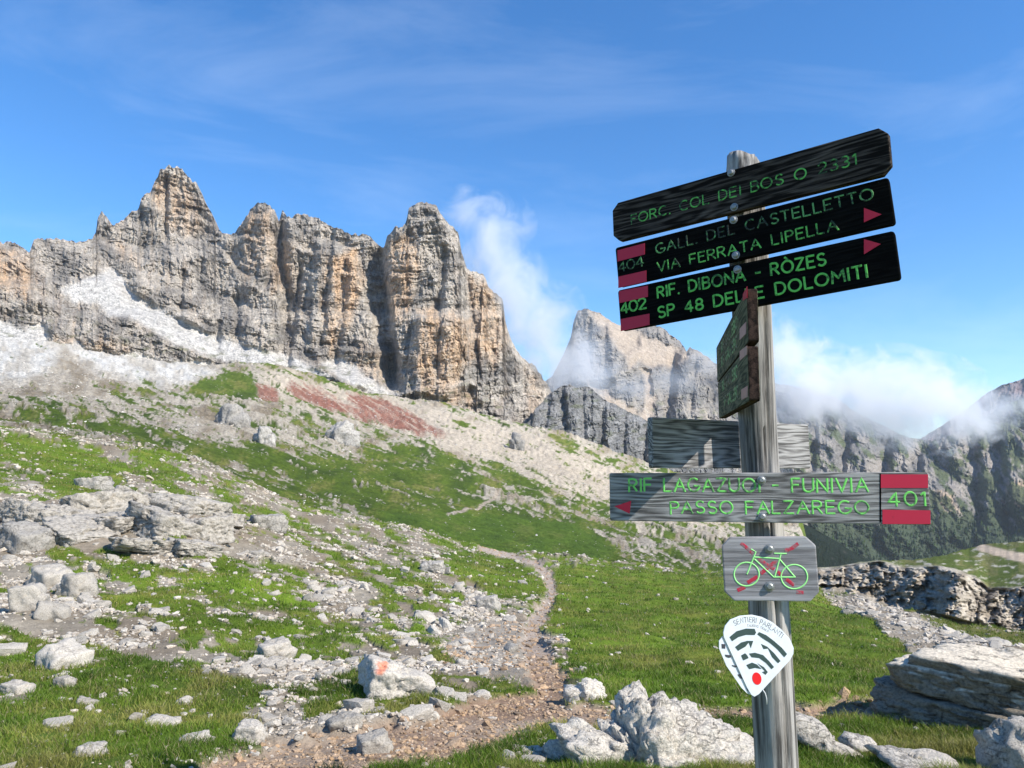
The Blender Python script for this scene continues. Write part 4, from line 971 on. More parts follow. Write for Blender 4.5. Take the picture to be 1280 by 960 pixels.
# --- grass
def grass_mat():
    m, nt, b = new_mat('grass_blades'); L = nt.links.new
    at = N(nt, 'ShaderNodeAttribute', attribute_name='tint'); L(at.outputs['Color'], b.inputs['Base Color'])
    b.inputs['Roughness'].default_value = .6; b.inputs['Specular IOR Level'].default_value = .25
    tr = N(nt, 'ShaderNodeBsdfTranslucent'); L(at.outputs['Color'], tr.inputs['Color'])
    mxs = N(nt, 'ShaderNodeMixShader', ins={0: .35}); L(b.outputs[0], mxs.inputs[1]); L(tr.outputs[0], mxs.inputs[2])
    L(mxs.outputs[0], nt.nodes['Material Output'].inputs[0]); return m
M_grass = grass_mat()
def blades(name, n, ymin, ymax, hgt, wid, label, pow_=0.0):
    w = NEAR['grass'] * (NEAR['Y'] >= ymin) * (NEAR['Y'] < ymax) * (NEAR['U'] > -60) * (NEAR['U'] < 1340) * (NEAR['Y'] ** pow_)
    pw = w.ravel() / w.sum(); idx = rs.choice(len(pw), n, p=pw)
    y = NEAR['Y'].ravel()[idx]; cell = 1.9 / F * y
    x = NEAR['X'].ravel()[idx] + (rs.random(n) - .5) * cell * 1.4; z = NEAR['Z'].ravel()[idx]; y = y + (rs.random(n) - .5) * cell * 6
    clump = fbm(x / .35, y / .35, 71.0, 3); dryn = fbm(x / 1.1, y / 1.1, 74.0, 3)
    h = hgt(y) * (.4 + .9 * rs.random(n)) * np.clip(.95 + 1.5 * clump, .3, 2.0); wd = wid(y) * (.7 + .6 * rs.random(n))
    a = rs.random(n) * 6.283; ln = h * (.25 + .7 * rs.random(n)); b2 = rs.random(n) * 6.283
    ax, ay = np.cos(a) * wd / 2, np.sin(a) * wd / 2; tx, ty = np.cos(b2) * ln, np.sin(b2) * ln
    z0 = z - .01
    p = np.stack([np.stack([x - ax, y - ay, z0], 1), np.stack([x + ax, y + ay, z0], 1),
                  np.stack([x + tx * .35 + ax * .8, y + ty * .35 + ay * .8, z0 + h * .6], 1), np.stack([x + tx * .35 - ax * .8, y + ty * .35 - ay * .8, z0 + h * .6], 1),
                  np.stack([x + tx + ax * .15, y + ty + ay * .15, z0 + h], 1), np.stack([x + tx - ax * .15, y + ty - ay * .15, z0 + h], 1)], 1)
    i = np.arange(n)[:, None] * 6
    f = np.concatenate([i + np.array([[0, 1, 2, 3]]), i + np.array([[3, 2, 4, 5]])], 0)
    g1, g2, g3 = np.array([.115, .192, .016]), np.array([.28, .265, .065]), np.array([.045, .085, .009])
    c = mix(g1[None], g2[None], (sstep(-.1, .35, dryn + .35 * (rs.random(n) - .5)) * .9)[:, None]); c = mix(c, g3[None], (sstep(.05, .45, -dryn + .3 * clump) * .7)[:, None])
    c = c * np.clip(1 + .55 * fbm(x / 3.0, y / 2.2, 91.0, 4) + .3 * fbm(x / .8, y / .6, 93.0, 3), .4, 1.5)[:, None] * (.7 + .5 * rs.random(n))[:, None]; st = rs.random(n) < .10; c[st] = np.array([.30, .25, .12])
    return stuff(put(name, p.reshape(-1, 3), f, 4, M_grass, col=np.repeat(c, 6, 0), smooth=False), label, 'grass')
blades('grass', 230000, 3.2, 9.5, lambda y: .05 + .0 * y, lambda y: .0038 * (y / 4.5), 'short green alpine grass in the foreground', .3)
blades('meadow_grass', 170000, 9.5, 60, lambda y: .040 * (y / 9.5) ** .45, lambda y: .008 * (y / 9.5) ** .8, 'short green turf of the meadow beyond the path', .25)
# ------------------------------------------------------------------ signpost
def wood_mat(name, dark, light, axis=0, scale=1.0, knots=True, contrast=(.35, .65), bump=.6, spec=.2):
    m, nt, b = new_mat(name); L = nt.links.new
    tcn = N(nt, 'ShaderNodeTexCoord')
    st = [80.0 * scale] * 3; st[axis] = 2.4 * scale
    lo = [9.0 * scale] * 3; lo[axis] = (1.1 if knots else .5) * scale
    mp1 = N(nt, 'ShaderNodeMapping', ins={'Scale': lo}); n0 = N(nt, 'ShaderNodeTexNoise', ins={'Scale': 1.0, 'Detail': 3.0})
    L(tcn.outputs['Object'], mp1.inputs[0]); L(mp1.outputs[0], n0.inputs['Vector'])
    # growth rings: sine of a warped field, drawn out along the grain
    ring = N(nt, 'ShaderNodeMath', operation='MULTIPLY', ins={1: 110.0 if knots else 40.0}); L(n0.outputs[0], ring.inputs[0])
    sn = N(nt, 'ShaderNodeMath', operation='SINE'); L(ring.outputs[0], sn.inputs[0])
    mp2 = N(nt, 'ShaderNodeMapping', ins={'Scale': st}); n1 = N(nt, 'ShaderNodeTexNoise', ins={'Scale': 2.2, 'Detail': 8.0, 'Roughness': .7})
    L(tcn.outputs['Object'], mp2.inputs[0]); L(mp2.outputs[0], n1.inputs['Vector'])
    s1 = N(nt, 'ShaderNodeMath', operation='MULTIPLY_ADD', ins={1: .11}); L(sn.outputs[0], s1.inputs[0]); L(n1.outputs[0], s1.inputs[2])
    n2 = N(nt, 'ShaderNodeTexNoise', ins={'Scale': 5.0, 'Detail': 4.0}); L(tcn.outputs['Object'], n2.inputs['Vector'])
    s2 = N(nt, 'ShaderNodeMath', operation='MULTIPLY_ADD', ins={1: .35}); L(n2.outputs[0], s2.inputs[0]); L(s1.outputs[0], s2.inputs[2])
    s3 = N(nt, 'ShaderNodeMath', operation='SUBTRACT', ins={1: .175}); L(s2.outputs[0], s3.inputs[0])
    ramp = N(nt, 'ShaderNodeValToRGB'); e = ramp.color_ramp.elements
    e[0].position, e[1].position = contrast; e[0].color = (*dark, 1); e[1].color = (*light, 1)
    L(s3.outputs[0], ramp.inputs[0]); L(ramp.outputs[0], b.inputs['Base Color'])
    bp = N(nt, 'ShaderNodeBump', ins={'Strength': bump, 'Distance': .004}); L(s1.outputs[0], bp.inputs['Height']); L(bp.outputs[0], b.inputs['Normal'])
    b.inputs['Roughness'].default_value = .88; b.inputs['Specular IOR Level'].default_value = spec
    return m
def paint_mat(name, colr, under, wear=.45, scale=60.0, rough=.5, soft=.08):
    m, nt, b = new_mat(name); L = nt.links.new
    tcn = N(nt, 'ShaderNodeTexCoord'); n = N(nt, 'ShaderNodeTexNoise', ins={'Scale': scale, 'Detail': 5.0, 'Roughness': .65})
    n2 = N(nt, 'ShaderNodeTexNoise', ins={'Scale': scale * .12, 'Detail': 2.0})
    L(tcn.outputs['Object'], n.inputs['Vector']); L(tcn.outputs['Object'], n2.inputs['Vector'])
    ad = N(nt, 'ShaderNodeMath', operation='MULTIPLY_ADD', ins={1: .8}); L(n2.outputs[0], ad.inputs[0]); L(n.outputs[0], ad.inputs[2])
    mr = N(nt, 'ShaderNodeMapRange', ins={'From Min': wear + .4 - soft, 'From Max': wear + .4 + soft}); L(ad.outputs[0], mr.inputs[0])
    mxn = N(nt, 'ShaderNodeMix', data_type='RGBA', ins={'A': (*under, 1), 'B': (*colr, 1)}); L(mr.outputs[0], mxn.inputs['Factor']); L(mxn.outputs['Result'], b.inputs['Base Color'])
    b.inputs['Roughness'].default_value = rough; b.inputs['Specular IOR Level'].default_value = .3
    return m
M_post = wood_mat('post_wood', (.07, .064, .058), (.40, .375, .345), axis=2, scale=.55, contrast=(.30, .66), knots=False, bump=1.0)
M_grey = wood_mat('weathered_board', (.075, .07, .066), (.36, .345, .33), scale=1.0, contrast=(.36, .66))
M_bike = wood_mat('grey_board', (.16, .15, .15), (.40, .38, .38), scale=.7, knots=False)
M_tar = wood_mat('tarred_board', (.011, .009, .008), (.12, .095, .078), scale=.9, contrast=(.42, .76), spec=.04)
M_black = wood_mat('black_board', (.004, .004, .004), (.013, .012, .011), scale=1.0, contrast=(.4, .9), spec=.02)
M_moss = wood_mat('greenish_board', (.03, .035, .016), (.15, .15, .085), scale=1.0)
M_dark = wood_mat('dark_board_edge', (.012, .009, .008), (.06, .038, .03), scale=1.4, knots=False, spec=.05)
M_green = paint_mat('green_paint', (.14, .56, .09), (.035, .10, .03), wear=.43)
M_green_dim = paint_mat('worn_green_paint', (.14, .52, .09), (.02, .04, .018), wear=.49)
M_green_faint = paint_mat('faint_green_paint', (.12, .34, .10), (.016, .022, .014), wear=.52)
M_green_grey = paint_mat('green_paint_on_grey', (.20, .66, .13), (.10, .20, .08), wear=.44)
M_lime = paint_mat('lime_paint', (.38, .85, .28), (.2, .5, .15), wear=.25)
M_red = paint_mat('red_paint', (.50, .022, .055), (.22, .02, .03), wear=.2)
M_red_bright = paint_mat('bright_red_paint', (.62, .02, .05), (.3, .02, .03), wear=.2)
M_red_worn = paint_mat('worn_red_paint', (.50, .03, .06), (.25, .19, .19), wear=.46)
M_pink = paint_mat('faded_red_paint', (.38, .20, .18), (.20, .16, .13), wear=.4)
def plain(name, c, rough=.5, metal=0.0, spec=.4):
    m, nt, b = new_mat(name)
    n = N(nt, 'ShaderNodeTexNoise', ins={'Scale': 40.0, 'Detail': 4.0}); mr = N(nt, 'ShaderNodeMapRange', ins={'To Min': .82, 'To Max': 1.12})
    tcn = N(nt, 'ShaderNodeTexCoord'); nt.links.new(tcn.outputs['Object'], n.inputs['Vector']); nt.links.new(n.outputs[0], mr.inputs[0])
    rgb = N(nt, 'ShaderNodeRGB'); rgb.outputs[0].default_value = (*c, 1)
    mu = N(nt, 'ShaderNodeVectorMath', operation='SCALE'); nt.links.new(rgb.outputs[0], mu.inputs[0]); nt.links.new(mr.outputs[0], mu.inputs['Scale']); nt.links.new(mu.outputs[0], b.inputs['Base Color'])
    b.inputs['Roughness'].default_value = rough; b.inputs['Metallic'].default_value = metal; b.inputs['Specular IOR Level'].default_value = spec
    return m
M_bolt = plain('bolt_steel', (.30, .30, .29), .5, .7)
M_plate = plain('enamel_plate', (.66, .69, .72), .4)
M_edge = plain('enamel_strip', (.66, .68, .70), .45)
M_slate = plain('slate_ink', (.035, .062, .058), .5)
M_ink = plain('dark_ink', (.05, .05, .06), .5)
M_dot = plain('red_dot', (.72, .012, .018), .4)
M_wire = plain('white_wire', (.7, .68, .66), .5)

# single-stroke lettering: each glyph is (width, strokes) on a unit-height grid
def arc(cx, cy, rx, ry, a0, a1, n=10):
    return [(cx + rx * math.cos(math.radians(a)), cy + ry * math.sin(math.radians(a))) for a in np.linspace(a0, a1, n)]
def Lr(*p): return list(p)
GL = {
 'A': (.72, [[(0,0),(.36,1),(.72,0)], [(.14,.36),(.58,.36)]]), 'B': (.56, [[(0,0),(0,1),(.3,1)]+arc(.3,.76,.22,.24,90,-90,7)+[(0,.52)], [(.3,.52)]+arc(.3,.26,.26,.26,90,-90,7)+[(0,0)]]),
 'C': (.68, [arc(.4,.5,.4,.5,55,305,14)]), 'D': (.66, [[(0,0),(0,1),(.22,1)]+arc(.22,.5,.44,.5,90,-90,11)+[(0,0)]]),
 'E': (.52, [[(.52,1),(0,1),(0,0),(.52,0)], [(0,.52),(.44,.52)]]), 'F': (.5, [[(.5,1),(0,1),(0,0)], [(0,.52),(.42,.52)]]),
 'G': (.74, [arc(.4,.5,.4,.5,55,350,15)+[(.42,.42)]]), 'I': (.06, [[(.03,0),(.03,1)]]), 'L': (.48, [[(0,1),(0,0),(.48,0)]]),
 'M': (.8, [[(0,0),(.06,1),(.4,.35),(.74,1),(.8,0)]]), 'N': (.66, [[(0,0),(0,1),(.66,0),(.66,1)]]), 'O': (.82, [arc(.41,.5,.41,.5,0,360,20)]),
 'P': (.54, [[(0,0),(0,1),(.28,1)]+arc(.28,.74,.26,.26,90,-90,7)+[(0,.48)]]), 'R': (.58, [[(0,0),(0,1),(.28,1)]+arc(.28,.75,.26,.25,90,-90,7)+[(0,.5)], [(.26,.5),(.58,0)]]),
 'S': (.54, [arc(.28,.75,.25,.25,35,270,10)+arc(.28,.25,.26,.25,90,-145,10)]), 'T': (.6, [[(0,1),(.6,1)], [(.3,1),(.3,0)]]), 'K': (.58, [[(0,0),(0,1)], [(.56,1),(0,.42)], [(.2,.6),(.58,0)]]),
 'U': (.64, [[(0,1),(0,.32)]+arc(.32,.32,.32,.32,180,360,9)+[(.64,1)]]), 'V': (.68, [[(0,1),(.34,0),(.68,1)]]), 'Z': (.6, [[(0,1),(.6,1),(0,0),(.6,0)]]),
 'Q': (.82, [arc(.41,.5,.41,.5,0,360,20)]), 'Ò': (.82, [arc(.41,.5,.41,.5,0,360,20), [(.3,1.32),(.46,1.12)]]),
 '0': (.62, [arc(.31,.5,.31,.5,0,360,18)]), '1': (.22, [[(0,.8),(.18,1),(.18,0)]]), '2': (.56, [arc(.28,.72,.27,.28,165,-20,9)+[(0,0),(.56,0)]]), '3': (.54, [arc(.27,.75,.25,.25,150,-90,9), arc(.27,.25,.27,.25,90,-150,9)]),
 '4': (.6, [[(.44,0),(.44,1),(0,.3),(.6,.3)]]), '8': (.54, [arc(.27,.75,.23,.25,-90,270,13), arc(.27,.25,.27,.25,90,450,13)]), '7': (.54, [[(0,1),(.54,1),(.18,0)]]),
 '.': (.08, [[(.02,.0),(.06,.06)]]), '-': (.34, [[(0,.48),(.34,.48)]]), ' ': (.38, [])}
def text_len(t, gap): return sum(GL[c][0] + gap for c in t) - gap
def sweep(V_, F_, pts, w, prof=0.0016, y0=0.0):
    """A low rounded bead of paint along 2D points (x, z), proud of the face at y = y0."""
    p = np.asarray(pts, float)
    if len(p) < 2: return
    t = np.gradient(p, axis=0); t /= np.linalg.norm(t, axis=1)[:, None] + 1e-9
    p = p.copy(); p[0] -= t[0] * w * .25; p[-1] += t[-1] * w * .25
    nr = np.stack([-t[:, 1], t[:, 0]], 1)
    b = len(V_); ths = np.linspace(0, math.pi, 6)
    for i in range(len(p)):
        for th in ths:
            q = p[i] + nr[i] * math.cos(th) * w / 2
            V_.append((q[0], y0 + .0006 - math.sin(th) * prof - .0004, q[1]))
    for i in range(len(p) - 1):
        for k in range(5):
            a = b + i * 6 + k; F_.append((a, a + 1, a + 7, a + 6))
    F_.append(tuple(b + k for k in range(5, -1, -1))); F_.append(tuple(b + (len(p) - 1) * 6 + k for k in range(6)))
def mesh(name, V_, F_, mat, parent=None, smooth=False):
    me = bpy.data.meshes.new(name); me.from_pydata([tuple(map(float, v)) for v in V_], [], F_); me.materials.append(mat)
    bm = bmesh.new(); bm.from_mesh(me); bmesh.ops.recalc_face_normals(bm, faces=bm.faces); bm.to_mesh(me); bm.free()
    me.polygons.foreach_set('use_smooth', [smooth] * len(me.polygons)); me.update()
    o = bpy.data.objects.new(name, me); COL.objects.link(o)
    if parent: o.parent = parent
    return o
def prism(name, outline, y0, y1, mat, parent, bev=.0, edge_mat=None):
    """A flat board: outline of (x, z) between y0 (front) and y1 (back), its edges eased."""
    bm = bmesh.new()
    f = bm.faces.new([bm.verts.new((x, y0, z)) for x, z in outline])
    r = bmesh.ops.extrude_face_region(bm, geom=[f])
    for v in [g for g in r['geom'] if isinstance(g, bmesh.types.BMVert)]: v.co.y = y1
    if bev: bmesh.ops.bevel(bm, geom=list(bm.edges), offset=bev, segments=2, affect='EDGES', profile=.6)
    bmesh.ops.recalc_face_normals(bm, faces=bm.faces)
    me = bpy.data.meshes.new(name); bm.to_mesh(me); bm.free(); me.materials.append(mat)
    if edge_mat:
        me.materials.append(edge_mat)
        for p in me.polygons:
            if abs(p.normal.y) < .5: p.material_index = 1
    o = bpy.data.objects.new(name, me); COL.objects.link(o); o.parent = parent
    return o

ROOT = thing('signpost', 'weathered wooden signpost with dark direction boards, a bicycle sign and a white fan-shaped plate', 'signpost', Pv(978, 1040, 2.70))
RL = ROOT.location.copy()
# the post: a split grey trunk, leaning a little
pt0, pt1 = Pv(929, 200, 2.70), Pv(977, 1060, 2.74)
hp = (pt0 - pt1).length; nr_, nc = 150, 72
V_, th = [], np.linspace(0, 2 * math.pi, nc, endpoint=False)
for i in range(nr_):
    q = i / (nr_ - 1); c = pt1 + (pt0 - pt1) * q
    base = (.0665 if q < .97 else .0665 - .010 * (q - .97) / .03) + .003 * math.sin(q * 9)
    zz = q * hp
    r = base + .0035 * noise(np.cos(th) * 2.2, np.sin(th) * 2.2, zz * 1.5) - .0042 * np.clip(ridged(np.cos(th) * 6, np.sin(th) * 6, zz * .9, 2) - .3, 0, 1) + .0012 * noise(np.cos(th) * 14, np.sin(th) * 14, zz * 3)
    crack = np.exp(-((np.angle(np.exp(1j * (th + 1.15 + .25 * math.sin(zz * 1.7)))) / .05) ** 2)) * .016
    crack2 = np.exp(-((np.angle(np.exp(1j * (th + 1.75 - .3 * math.sin(zz * 1.1 + 1)))) / .04) ** 2)) * .010 * (zz < 1.4)
    r = r - crack - crack2
    top = .012 * noise(np.cos(th) * 1.5, np.sin(th) * 1.5, 9.0) - .02 * np.cos(th - .3) if i == nr_ - 1 else 0 * th
    for k in range(nc): V_.append((c.x + r[k] * math.cos(th[k]) - RL.x, c.y + r[k] * math.sin(th[k]) - RL.y, c.z + (top[k] if i == nr_ - 1 else 0) - RL.z))
F_ = [(i * nc + k, i * nc + (k + 1) % nc, (i + 1) * nc + (k + 1) % nc, (i + 1) * nc + k) for i in range(nr_ - 1) for k in range(nc)]
V_.append((pt0.x - RL.x, pt0.y - RL.y, pt0.z - RL.z + .004)); t_ = len(V_) - 1
F_ += [((nr_ - 1) * nc + k, (nr_ - 1) * nc + (k + 1) % nc, t_) for k in range(nc)]
post = mesh('post', V_, F_, M_post, ROOT, smooth=True)

class Board:
    """A board between two photo points: its own frame (x along, y away from the face, z up)."""
    def __init__(s, name, uvl, Yl, uvr, Yr, h, outline, thick, mat, label=None, bev=.004, up=None, edge=None):
        a, b = Pv(*uvl, Yl), Pv(*uvr, Yr)
        ex = (b - a).normalized(); up = up or Vector((0, 0, 1)); ey = up.cross(ex).normalized(); ez = ex.cross(ey).normalized()
        s.M = Matrix((ex, ey, ez)).transposed(); s.c = (a + b) / 2; s.l = (b - a).length; s.h = h; s.t = thick
        hl, hh = s.l / 2, h / 2
        s.o = prism(name, [(x * hl, z * hh) for x, z in outline(hl / hh)], 0, thick, mat, ROOT, bev, edge)
        s.o.matrix_local = Matrix.Translation(s.c - RL) @ s.M.to_4x4()
        if label: s.o['label'] = label
    def loc(s, u, v):
        d = Pv(u, v, 1.0); n = s.M @ Vector((0, 1, 0)); k = s.c.dot(n) / d.dot(n)
        q = s.M.transposed() @ (d * k - s.c); return (q.x, q.z)
    def text(s, t, u0v0, u1v1, cap, mat, w=.0085, gap=.24, name='lettering', prof=.0012):
        """Baseline from pixel to pixel; cap = letter height in metres."""
        a, b = np.array(s.loc(*u0v0)), np.array(s.loc(*u1v1)); L_ = np.linalg.norm(b - a); ex = (b - a) / L_; ez = np.array([-ex[1], ex[0]])
        n = len(t); sx = L_ / text_len(t, gap); V_, F_ = [], []; x = 0.0
        for c in t:
            for st in GL[c][1]:
                j = np.random.default_rng(len(V_) + 3).normal(size=2) * .012
                dens = []
                for (p0, p1) in zip(st[:-1], st[1:]):
                    for q in np.linspace(0, 1, 4, endpoint=False): dens.append((mix(p0[0], p1[0], q), mix(p0[1], p1[1], q)))
                dens.append(st[-1])
                sweep(V_, F_, [a + ex * ((x + px_ + j[0]) * sx) + ez * (pz_ + j[1]) * cap for px_, pz_ in dens], w, prof)
            x += GL[c][0] + gap
        return mesh(name, V_, F_, mat, s.o)
    def patch(s, name, uvs, mat, proud=.0012, label=None):
        o = prism(name, [s.loc(*p) for p in uvs], -proud, .001, mat, s.o)
        if label: o['label'] = label
        return o
    def bolt(s, u, v, r=.011, n=12):
        x, z = s.loc(u, v); V_, F_ = [], []
        for (rr_, yy) in ((1.35, -.0008), (1.3, -.003), (1.0, -.0035), (.92, -.008), (.6, -.0105)):
            for k in range(n): V_.append((x + r * rr_ * math.cos(6.2832 * k / n), yy, z + r * rr_ * math.sin(6.2832 * k / n)))
        for i in range(4):
            for k in range(n): F_.append((i * n + k, i * n + (k + 1) % n, (i + 1) * n + (k + 1) % n, (i + 1) * n + k))
        F_.append(tuple(4 * n + k for k in range(n))); F_.append(tuple(k for k in range(n - 1, -1, -1)))
        return mesh('bolt', V_, F_, M_bolt, s.o, smooth=False)
def cham(c):     # corners cut at 45 degrees
    return lambda asp: [(-1, -1 + c), (-1 + c / asp, -1), (1 - c / asp, -1), (1, -1 + c), (1, 1 - c), (1 - c / asp, 1), (-1 + c / asp, 1), (-1, 1 - c)]
def rnd(c):
    def f(asp):
        o = []
        for sx, sz, a0 in ((1, 1, 0), (-1, 1, 90), (-1, -1, 180), (1, -1, 270)):
            for a in np.linspace(a0, a0 + 90, 5): o.append((sx * (1 - c / asp) + c / asp * math.cos(math.radians(a)), sz * (1 - c) + c * math.sin(math.radians(a))))
        return o
    return f

B1 = Board('sign_board', (766, 279), 2.95, (1112, 186), 2.31, .157, cham(.34), .028, M_tar, 'tarred top board with cut corners')
B1.text('FORC. COL DEI BOS Q 2331', (789, 280), (1071, 205), .036, M_green_dim, w=.0056)
B1.bolt(914, 216); B1.bolt(918, 259)
B2 = Board('sign_board', (771, 334), 2.86, (1115, 250), 2.335, .155, rnd(.14), .028, M_black, 'black middle board with a red arrow and red end bands')
B2.text('GALL. DEL CASTELLETTO', (820, 317), (1092, 248), .036, M_green_faint, w=.006)
B2.text('VIA FERRATA LIPELLA', (822, 340), (1048, 287), .036, M_green_dim, w=.006)
B2.text('404', (773, 340), (805, 332), .036, M_green_faint, w=.006, gap=.14)
B2.patch('red_band', [(772, 327), (806, 318), (806, 304), (772, 313)], M_red); B2.patch('red_band', [(773, 360), (808, 352), (808, 338), (773, 346)], M_red)
B2.patch('arrow', [(1080, 278), (1102, 268), (1080, 260)], M_red_bright); B2.bolt(917, 275); B2.bolt(920, 319)
B3 = Board('sign_board', (774, 388), 2.86, (1122, 318), 2.335, .158, rnd(.14), .028, M_black, 'black lower board with bright green lettering, a red arrow and red end bands')
B3.text('RIF. DIBONA - RÒZES', (822, 372), (1032, 331), .040, M_green, w=.0078)
B3.text('SP 48 DELLE DOLOMITI', (823, 397), (1085, 346), .040, M_green, w=.0078)
B3.text('402', (776, 392), (808, 385), .040, M_green, w=.008, gap=.14)
B3.patch('red_band', [(774, 379), (810, 371), (810, 357), (774, 364)], M_red); B3.patch('red_band', [(776, 414), (812, 406), (812, 392), (776, 399)], M_red)
B3.patch('arrow', [(1080, 318), (1101, 305), (1080, 299)], M_red_bright); B3.bolt(922, 337)

# two boards seen almost edge on, fixed to the post's left side
E1 = Board('sign_board', (896, 456), 3.25, (934, 394), 2.09, .150, rnd(.12), .030, M_moss, 'narrow board seen almost edge on, upper of two, with worn green and red paint', edge=M_dark)
E1.patch('red_band', [(929, 376), (934, 372), (934, 358), (929, 368)], M_red); E1.patch('red_band', [(925, 425), (933, 417), (933, 402), (925, 411)], M_pink)
E2 = Board('sign_board', (898, 501), 3.25, (935, 467), 2.09, .152, rnd(.12), .030, M_moss, 'narrow board seen almost edge on, lower of two, with faded pink bands', edge=M_dark)
E2.patch('red_band', [(925, 451), (934, 443), (934, 432), (925, 439)], M_pink); E2.patch('red_band', [(927, 500), (935, 496), (935, 482), (927, 487)], M_pink)
for bd, ln in ((E1, [((902, 440), (922, 408)), ((902, 458), (922, 432))]), (E2, [((903, 488), (922, 470)), ((905, 508), (923, 496))])):
    for a, b in ln: bd.text('RIF GALLEBO', a, b, .034, M_green_faint, w=.009)
# grey blank board behind the post
B4 = Board('sign_board', (816, 553), 2.60, (1012, 558), 3.02, .172, rnd(.08), .026, M_grey, 'blank grey weathered board behind the post')
# long grey board in front of the post
B5 = Board('sign_board', (762, 621), 2.70, (1162, 623), 2.44, .164, rnd(.08), .030, M_grey, 'long grey board pointing left with worn green lettering and red end bands')
B5.text('RIF LAGAZUOI - FUNIVIA', (786, 614), (1085, 615), .043, M_green_grey, w=.0072)
B5.text('PASSO FALZAREGO', (838, 642), (1086, 642), .040, M_green_grey, w=.0065)
B5.text('401', (1110, 632), (1158, 632), .042, M_green_grey, w=.007, gap=.3)
B5.patch('red_band', [(1101, 610), (1160, 610), (1160, 593), (1101, 593)], M_red); B5.patch('red_band', [(1103, 655), (1163, 655), (1163, 638), (1103, 637)], M_red)
B5.patch('groove', [(1099.5, 653), (1101.5, 653), (1101.5, 592), (1099.5, 592)], M_black, .0006); B5.patch('arrow', [(768, 633), (787, 642), (789, 626)], M_red_bright)
B5.bolt(952, 600); B5.bolt(953, 646)
# octagonal bicycle sign
B6 = Board('bicycle_sign', (904, 711), 2.595, (1022, 711), 2.53, .205, cham(.28), .024, M_bike, 'octagonal grey board with a green bicycle over a red cross')
def zb(x, y): return (900 + x / 9.6, 660 + y / 9.6)
def strokes(bd, name, lines, w, mat, prof=.0012):
    V_, F_ = [], []
    for ln in lines: sweep(V_, F_, [bd.loc(*p) for p in ln], w, prof)
    return mesh(name, V_, F_, mat, bd.o)
strokes(B6, 'red_cross', [[zb(260, 190), zb(330, 245), zb(390, 300)], [zb(470, 375), zb(560, 440), zb(640, 490)], [zb(700, 535), zb(730, 560)], [zb(800, 620), zb(880, 680)], [zb(930, 770), zb(990, 775)],
        [zb(930, 195), zb(860, 245), zb(790, 270)], [zb(690, 390), zb(590, 460), zb(500, 540)], [zb(440, 590), zb(340, 650)], [zb(290, 715), zb(220, 745)]], .013, M_red_worn, .0008)
ring = lambda cx, cy, rx, ry: [zb(cx + rx * math.cos(a), cy + ry * math.sin(a)) for a in np.linspace(0, 2 * math.pi, 36)]
strokes(B6, 'bicycle_emblem', [ring(318, 555, 150, 142), ring(890, 585, 158, 145), [zb(325, 550), zb(430, 285), zb(375, 255)], [zb(415, 350), zb(710, 368)], [zb(415, 375), zb(645, 590), zb(900, 590)],
        [zb(655, 590), zb(728, 320)], [zb(655, 305), zb(795, 308)], [zb(715, 375), zb(900, 590)]], .0048, M_lime, .0016)
B6.bolt(962, 686, .012); B6.bolt(962, 733, .012)
# white fan-shaped plate with its bent edge of pictograms
def zs(x, y): return (890 + x / 8.0, 760 + y / 8.0)
B7 = Board('trail_plate', (899, 815), 2.56, (992, 822), 2.60, .10, lambda asp: [(-.1, -.1), (.1, -.1), (.1, .1), (-.1, .1)], .003, M_plate, 'white fan-shaped enamel plate with slate arcs and a red dot')
old = B7.o.data; outl = [(118, 290), (114, 245), (130, 180), (180, 118), (280, 78), (400, 68), (500, 90), (600, 140), (700, 220), (780, 310), (818, 400), (815, 460), (782, 520), (470, 862), (425, 888), (392, 868), (352, 800)]
B7.o.data = prism('trail_plate', [B7.loc(*zs(*p)) for p in outl], 0, .004, M_plate, None, .0012).data
for ob in [o for o in bpy.data.objects if o.type == 'MESH' and o.data == B7.o.data and o is not B7.o]: bpy.data.objects.remove(ob)
bpy.data.meshes.remove(old); 
edge = prism('pictogram_strip', [B7.loc(*zs(*p)) for p in ((112, 288), (78, 330), (78, 410), (150, 580), (300, 800), (355, 855), (418, 884), (352, 800), (118, 292))], .0045, .008, M_edge, B7.o)
B7.patch('arc_mark', [zs(*p) for p in ((175, 290), (245, 232), (340, 205), (425, 208), (440, 245), (426, 270), (340, 268), (265, 290), (200, 332))], M_slate, .0008)
B7.patch('arc_mark', [zs(*p) for p in ((452, 262), (470, 240), (540, 270), (620, 330), (700, 400), (750, 460), (722, 492), (650, 410), (580, 350), (500, 300))], M_slate, .0008)
B7.patch('arc_mark', [zs(*p) for p in ((230, 390), (290, 345), (350, 328), (412, 328), (388, 400), (366, 345), (335, 385), (260, 428))], M_slate, .0008)
B7.patch('arc_mark', [zs(*p) for p in ((490, 358), (550, 385), (620, 450), (685, 530), (660, 552), (600, 490), (560, 405), (515, 410))], M_slate, .0008)
B7.patch('arc_mark', [zs(*p) for p in ((290, 475), (330, 452), (350, 470), (366, 500), (312, 524))], M_slate, .0008)
B7.patch('arc_mark', [zs(*p) for p in ((370, 455), (430, 447), (510, 470), (570, 530), (620, 590), (595, 612), (540, 550), (470, 500), (395, 492))], M_slate, .0008)
B7.patch('arc_mark', [zs(*p) for p in ((343, 570), (400, 545), (450, 565), (495, 610), (430, 598), (372, 612))], M_slate, .0008)
B7.patch('arc_mark', [zs(*p) for p in ((455, 553), (520, 592), (558, 640), (535, 668), (500, 640), (528, 632))], M_slate, .0008)
B7.patch('red_dot', [zs(448 + 46 * math.cos(a) + 6 * math.sin(a), 705 + 62 * math.sin(a)) for a in np.linspace(0, 2 * math.pi, 28, endpoint=False)], M_dot, .0009)
